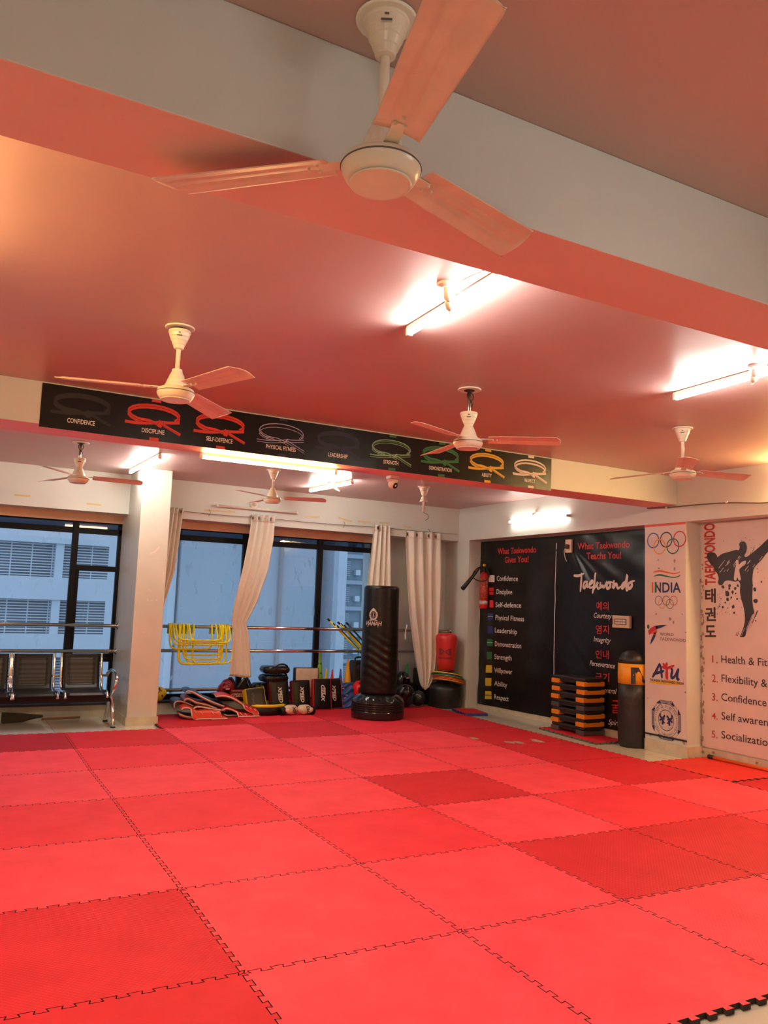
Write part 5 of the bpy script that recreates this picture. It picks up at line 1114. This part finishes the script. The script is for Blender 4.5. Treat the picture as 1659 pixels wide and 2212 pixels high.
glossr = mat('maroon_foam', (.22, .008, .016), .18); glossb = mat('black_foam', (.012, .012, .013), .22); glossr2 = mat('bright_red_foam', (.65, .02, .02), .2)
headguard('glossy maroon head guard on the sill left of the pads', (2.07, 6.84, .265), .098, glossr, .1, .1)
headguard('second maroon head guard lying behind the first one', (2.17, 7.04, .285), .10, glossr, -.4, .5)
headguard('bright red head guard beside the punching bag', (4.015, 6.90, .235), .115, glossr2, .1, .1)
headguard('black head guard with maroon rim right of the punching bag', (4.69, 6.90, .345), .12, glossb, .3, .0)
headguard('glossy black head guard low behind the punching bag', (4.60, 6.66, .20), .12, glossb, .8, .4)
t = thing('maroon_gear_bag', 'long maroon gear bag with black handles beside the head guard', 'bag', (2.26, 6.96, .141))
MB().box(2.08, 2.52, 6.93, 7.16, .142, .265).build('bag_body', maroon, t, bevel=.025, seg=3)
text(MB(), 'XPEED', (2.165, 6.929, .178), (2.36, 6.929, .178), .042, (0, -1, 0), bold=.03, shear=.2).build('lettering', ink('print_tan', (.60, .45, .33)), t)
for x in (2.19, 2.40):
    b = MB(); b.tube([(x-.12, 6.99, .26), (x-.02, 7.0, .40), (x+.02, 7.0, .41), (x+.09, 7.0, .26)], .017, 8, smooth=1); b.build('handle', leather_g, t, smooth=True)
    MB().prism([(-.11, 0), (-.02, .12), (.02, .125), (.08, 0)], (x, 7.03, .262), (1, 0, 0), (0, 0, 1), (0, 1, 0), .05).build('end_panel', leather, t, bevel=.01)
ballm = mat('dark_green_rubber', (.008, .028, .026), .35, bump=.05, bscale=60)
for nm_, x, y, r, lab in [('medicine_ball', 4.905, 6.80, .108, 'dark green medicine ball below the gathered curtain'), ('medicine_ball', 4.66, 6.745, .115, 'dark blue medicine ball half hidden by the punching bag base')]:
    t = thing(nm_, lab, 'ball', (x, y, 0), 'medicine balls'); MB().sph((x, y, r+.001), r, nu=40, nv=24).build('ball', ballm if r < .11 else mat('dark_blue_rubber', (.010, .026, .045), .35), t, smooth=True)
    d_ = (CAM-Vector((x, y, r))).normalized(); b = MB(); s_ = d_.cross(Vector((0, 0, 1))).normalized()*-1; u_ = s_.cross(d_)*-1; o_ = Vector((x, y, r+.001))
    pts = [(-.03, .05), (-.01, .058), (.0, .046), (.02, .052), (.028, .040), (.045, .036)]
    sp = lambda a, c: o_+(d_+s_*(a/r)+u_*(c/r)).normalized()*(r+.0015)
    ribbon(b, [sp(a, c) for a, c in pts], .006, d_, 1); ribbon(b, [sp(a+.01, c-.02) for a, c in pts[2:]], .005, d_, 1); b.build('printed_mark', ink('ball_print', (.50, .46, .25)), t)
t = thing('gear_bag', 'low black sports bag behind the medicine balls', 'bag', (4.80, 7.08, .141))
MB().box(4.50, 5.02, 7.0, 7.2, .142, .30).build('bag_body', leather, t, bevel=.04, seg=3)
MB().tube([(4.54, 6.995, .285), (4.8, 6.985, .295), (4.98, 6.995, .285)], .006, 6).build('piping', maroon, t, smooth=True)
MB().lathe([(.04, 0), (.045, .05), (.03, .055)], (4.87, 7.08, .30), n=20).build('red_lid', maroon, t, smooth=True)
t = thing('black_crate', 'black crate end between the curtain and the drum', 'crate', (5.17, 7.14, .0))
b = MB(); b.box(5.05, 5.27, 7.05, 7.2, FZ, .50); b.build('crate_body', wire_m, t, bevel=.01)
MB().box(5.06, 5.26, 7.043, 7.052, .40, .47).build('grip', leather, t, bevel=.004)
# agility poles
for i, (a, b_, c_, lab) in enumerate([((709, 1338), (770, 1400), 'y', 'leftmost yellow pole leaning behind the punching bag'), ((731, 1345), (788, 1404), 'y', 'yellow pole right of the leftmost one'), ((737, 1349), (783, 1404), 'y', 'yellow pole with a dark tip in the middle of the bundle'),
                                     ((729, 1353), (775, 1404), 'n', 'navy pole between the two left yellow poles'), ((749, 1346), (800, 1402), 'n', 'rightmost navy pole of the leaning bundle'), ((744, 1352), (790, 1404), 'n', 'navy pole second from the right in the bundle'), ((720, 1348), (779, 1408), 'y', 'short yellow pole in front of the bundle')]):
    yy = 7.125+.012*(i % 3); p, q = on_y(*a, yy), on_y(*b_, yy); q2 = p+(q-p)*1.6; q2 = p+(q-p)*min(1.9, (p.z-.16)/(p.z-q.z))
    d = (q2-p).normalized(); t = thing('agility_pole', lab, 'pole', tuple(q2), 'yellow and navy agility poles')
    MB().cyl(p, q2, .0125, 12).build('pole_shaft', hy if c_ == 'y' else mat('navy_plastic', (.012, .028, .07), .35), t, smooth=True)
    MB().cyl(p-d*.012, p+d*.03, .0145, 12).build('end_cap', wire_m, t, smooth=True)
# ---------------------------------------------------------------- yellow ball bag at the column
bc = Vector((1.255, 7.02, .142))
t = thing('yellow_bag', 'scrunched yellow bag with black print on the sill by the column', 'bag', tuple(bc))
b = MB()
b.grid(lambda u, v: bc+Vector((.125*math.cos(2*PI*u)*math.sin(PI*(.02+.98*v))**.8, .09*math.sin(2*PI*u)*math.sin(PI*(.02+.98*v))**.8, .085-.085*math.cos(PI*v)))+Vector((.012*math.sin(7*u*PI+9*v), 0, .006*math.sin(9*u*PI*2+4*v))), 48, 24, wrapu=True)
b.build('bag_cloth', mat('yellow_cloth', (.72, .52, .012), .45, bump=.5, bscale=11), t, smooth=True)
b = MB(); text(b, 'BLA', bc+Vector((-.035, -.101, .085)), bc+Vector((.055, -.098, .125)), .045, (0, -1, 0), bold=.02, up=(-.35, .25, .9)); b.build('lettering', ink_k, t)
b = MB()
for x, z in ((.06, .07), (-.06, .10), (.02, .155)): b.flat([(.012*math.cos(a), .016*math.sin(a)) for a in [2*PI*k/10 for k in range(10)]], bc+Vector((x, -.096, z)), (1, 0, 0), (0, .2, 1))
b.build('printed_mark', ink_k, t)
MB().tube([bc+Vector((-.06, -.02, .165)), bc+Vector((-.09, -.03, .19)), bc+Vector((-.05, -.03, .20)), bc+Vector((0, -.02, .175))], .012, 8, smooth=2).build('tied_neck', yellowv, t, smooth=True)

# ---------------------------------------------------------------- chest guards in a heap
def guard(label, pts, yf, wd, m, under, sag=0.0, lip=0.0, laces=0):
    """side outline traced along the near edge, swept back by wd"""
    P_ = [on_y(340+x/5.925, 1400+y/5.925, yf) for x, y in pts]
    for _ in range(2): P_ = [P_[0]]+[v for a, c in zip(P_, P_[1:]) for v in (a*.75+c*.25, a*.25+c*.75)]+[P_[-1]]
    n = len(P_)-1
    def f(u, v):
        x = u*n; i = min(int(x), n-1); p = P_[i].lerp(P_[i+1], x-i); tap = 1-.25*abs(2*u-1)**3
        q = p+Vector((.10*v*wd, wd*v*tap, sag*math.sin(v*PI)))
        q.z += .004*math.sin(u*26)*math.sin(v*PI)
        q.z = max(q.z, .016); return q
    c = f(.5, .5); t = thing('chest_guard', label, 'chest guard', (c.x, c.y, 0), 'heap of chest guards')
    MB().grid(f, 30, 12).build('padding', m, t, smooth=True, solid=.024)
    MB().grid(lambda u, v: f(u, v)-Vector((0, -.003, .013)), 24, 8).build('lining', under, t, smooth=True, solid=.008)
    edge = [f(k/30, 0) for k in range(31)]+[f(1, k/8) for k in range(1, 9)]+[f(1-k/30, 1) for k in range(1, 31)]+[f(0, 1-k/8) for k in range(1, 8)]
    MB().tube([e+Vector((0, -.001, 0)) for e in edge], .0095, 6, closed=True).build('piping', piping_m, t, smooth=True)
    if lip:                                              # shoulder flap drooping over the near edge
        u0, u1 = lip[0], lip[1]; dz = lip[2]
        def g(u, v): p = f(u0+(u1-u0)*u, 0); return Vector((p.x+.01*v, p.y-.012-.045*math.sin(v*PI/2), max(.012, p.z+.004-dz*v*(1-.15*(2*u-1)**4))))
        MB().grid(g, 20, 8).build('shoulder_flap', m, t, smooth=True, solid=.018)
        e2 = [g(0, k/6) for k in range(7)]+[g(k/16, 1) for k in range(1, 17)]+[g(1, 1-k/6) for k in range(1, 7)]
        MB().tube(e2, .0085, 6).build('flap_piping', piping_m, t, smooth=True)
        for k in range(laces): a_ = g(.25+.25*k, .05); MB().tube([a_+Vector((-.015, -.016, .012)), a_+Vector((.0, -.022, 0)), a_+Vector((.018, -.018, -.02))], .006, 6, smooth=1).build('lace', creamv, t, smooth=True)
    return t
guard('lowest red chest guard at the front of the heap, flap on the mat', [(600, 925), (680, 915), (780, 905), (870, 900)], 6.30, .34, redv, brownv, 0, (.35, .95, .05), 0)
guard('brown and cream chest guard at the bottom left of the heap', [(290, 850), (340, 870), (400, 885), (470, 890), (560, 905)], 6.36, .34, brownv, creamv)
guard('dark blue chest guard under the red ones on the right', [(860, 850), (920, 880), (980, 885), (1060, 880)], 6.45, .34, bluev, bluev)
guard('orange red chest guard with laced flap at the heap front', [(310, 790), (330, 765), (400, 765), (450, 790), (500, 825), (640, 815), (800, 825)], 6.34, .36, mat('orange_red_vinyl', (.66, .05, .02), .28, bump=.1, bscale=30), bluev, .01, (.42, .99, .105), 3)
guard('red chest guard with laced flap low on the right of the heap', [(830, 800), (880, 770), (960, 790), (1030, 830), (1100, 845), (1280, 845)], 6.40, .36, redv, bluev, .01, (.55, .99, .075), 3)
guard('navy chest guard sticking out at the far left of the heap', [(215, 760), (215, 700), (260, 675), (350, 690), (470, 745)], 6.52, .34, bluev, brownv, .0)
guard('brown red chest guard in the middle layer of the heap', [(450, 790), (500, 745), (620, 765), (770, 790), (860, 800)], 6.42, .38, brownv, bluev)
guard('red chest guard with cream collar below the navy top one', [(345, 670), (380, 640), (440, 665), (490, 700), (620, 720), (760, 775)], 6.46, .38, mat('dark_red_vinyl', (.34, .02, .02), .3, bump=.1, bscale=30), creamv, .01)
guard('red chest guard with flap on top at the right of the heap', [(750, 620), (830, 610), (920, 625), (1000, 660), (1080, 715), (1160, 765), (1270, 800)], 6.42, .38, redv, bluev, .015, (.66, .99, .05), 3)
guard('navy blue chest guard with cream collar on top of the heap', [(360, 575), (380, 548), (440, 555), (500, 585), (590, 640), (700, 690), (850, 745)], 6.44, .36, bluev, creamv, .015)
b = MB()

# ---------------------------------------------------------------- steel waiting bench
def dotted():
    m = mat('perforated_black_steel', (.010, .010, .010), .36, .0, spec=.3); nt = m.node_tree; bs = nt.nodes['Principled BSDF']
    tc = nt.nodes.new('ShaderNodeTexCoord'); vo = nt.nodes.new('ShaderNodeTexVoronoi'); vo.inputs['Scale'].default_value = 85; vo.inputs['Randomness'].default_value = 0
    lt = nt.nodes.new('ShaderNodeValToRGB'); lt.color_ramp.elements[0].position = .30; lt.color_ramp.elements[1].position = .40
    lt.color_ramp.elements[0].color = (.075, .08, .085, 1); lt.color_ramp.elements[1].color = (.018, .017, .016, 1)
    nt.links.new(tc.outputs['Object'], vo.inputs['Vector']); nt.links.new(vo.outputs['Distance'], lt.inputs[0]); nt.links.new(lt.outputs[0], bs.inputs['Base Color']); return m
dots = dotted(); sheet_m = mat('black_steel_sheet', (.010, .010, .010), .36, .0, spec=.3)
t = thing('waiting_bench', 'black perforated steel bench with chrome arms under the left window', 'bench', (-.1, 6.5, FZ))
sp_ = [(6.60, .745), (6.595, .70), (6.575, .60), (6.55, .50), (6.52, .42), (6.48, .375), (6.42, .355), (6.30, .36), (6.18, .372), (6.12, .362), (6.09, .335)]
def spt(v):
    x = v*(len(sp_)-1); i = min(int(x), len(sp_)-2); k = x-i; return sp_[i][0]+(sp_[i+1][0]-sp_[i][0])*k, sp_[i][1]+(sp_[i+1][1]-sp_[i][1])*k
for x0 in (-.865, -.42, .085):
    x1 = x0+.43
    b = MB(); b.grid(lambda u, v: Vector((x0+.02+(x1-x0-.04)*u, *spt(v))), 12, 50); st = b.build('seat_shell', sheet_m, t, smooth=True, solid=.004)
    b = MB(); b.grid(lambda u, v: Vector((x0+.07+(x1-x0-.14)*u, spt(.10+.33*v)[0]-.004, spt(.10+.33*v)[1])), 8, 20); b.build('perforated_panel', dots, st, smooth=True, solid=.001)
    for xe in (x0, x1): MB().tube([Vector((xe, y_-.004, z_)) for y_, z_ in [(6.60, .752)]+[spt(k/20) for k in range(1, 20)]+[(6.075, .315)]], .0145, 10, smooth=1).build('side_frame', steel, t, smooth=True)
    b = MB(); b.box(x0+.01, x1-.01, 6.15, 6.19, .325, .345); b.box(x0+.01, x1-.01, 6.40, 6.44, .325, .345); b.build('seat_bracket', sheet_m, t)
MB().box(-1.0, .60, 6.24, 6.32, .245, .325).build('beam', sheet_m, t, bevel=.006)
MB().cyl((-1.0, 6.575, .50), (.60, 6.575, .50), .013, 10).build('rear_bar', steel, t, smooth=True)
for xe in (.585, -.95):
    b = MB(); b.tube([(xe, 6.57, .52), (xe+.02, 6.53, .56), (xe+.035, 6.42, .575), (xe+.04, 6.25, .56), (xe+.035, 6.16, .51), (xe+.02, 6.14, .43), (xe, 6.17, .36), (xe-.01, 6.24, .30)], .019, 12, smooth=2); b.build('armrest', steel, t, smooth=True)
    for ye, yt in ((6.13, 6.25), (6.60, 6.33)):
        lg = MB().tube([(xe, yt, .29), (xe+.01, yt+(ye-yt)*.35, .22), (xe+.02, ye, .03), (xe+.02, ye, FZ+.012)], .021, 12, smooth=1).build('leg', steel, t, smooth=True)
        MB().lathe([(.028, 0), (.028, .01), (.02, .02)], (xe+.02, ye, FZ), n=16).build('foot_pad', wire_m, lg)
t = thing('broom', 'broom with wooden stick lying on the floor under the bench', 'broom', (-.1, 6.86, FZ))
p, q = on_z(175, 1552, .0), on_z(66, 1553, .0)
MB().cyl((p.x, 6.84, .0), (-.05, 6.80, .0), .013, 10).build('stick', mat('cane', (.35, .16, .05), .5), t, smooth=True)
b = MB(); b.lathe([(.015, 0), (.02, .05), (.05, .22), (.075, .42), (.01, .43)], (-.04, 6.80, .035), (-1, -.05, -.04), 16); b.build('bristles', mat('bristle', (.07, .05, .025), .8, bump=.8, bscale=50), t, smooth=True)
# tape remains on the column
b = MB()
for x, y in [(328, 1125), (330, 1128), (341, 1128), (350, 1128), (355, 1134), (338, 1296), (322, 1274), (326, 1278), (318, 1296), (327, 1297), (311, 1365)]:
    c = on_y(x, y, 6.199); b.flat([(.010*math.cos(a)*(.5+random.random()), .012*math.sin(a)*(.5+random.random())) for a in [2*PI*k/7 for k in range(7)]], c, (1, 0, 0), (0, 0, 1))
p = [on_y(x, y, 6.199) for x, y in ((325, 1196), (335, 1192), (342, 1184), (345, 1181))]; ribbon(b, p, .022, (0, -1, 0), 1)
o = b.build('paint_chips', mat('bare_plaster', (.72, .70, .62), .6)); tag(o, 'pale chips and tape scars on the front of the column', 'paint chips', None, 'stuff')
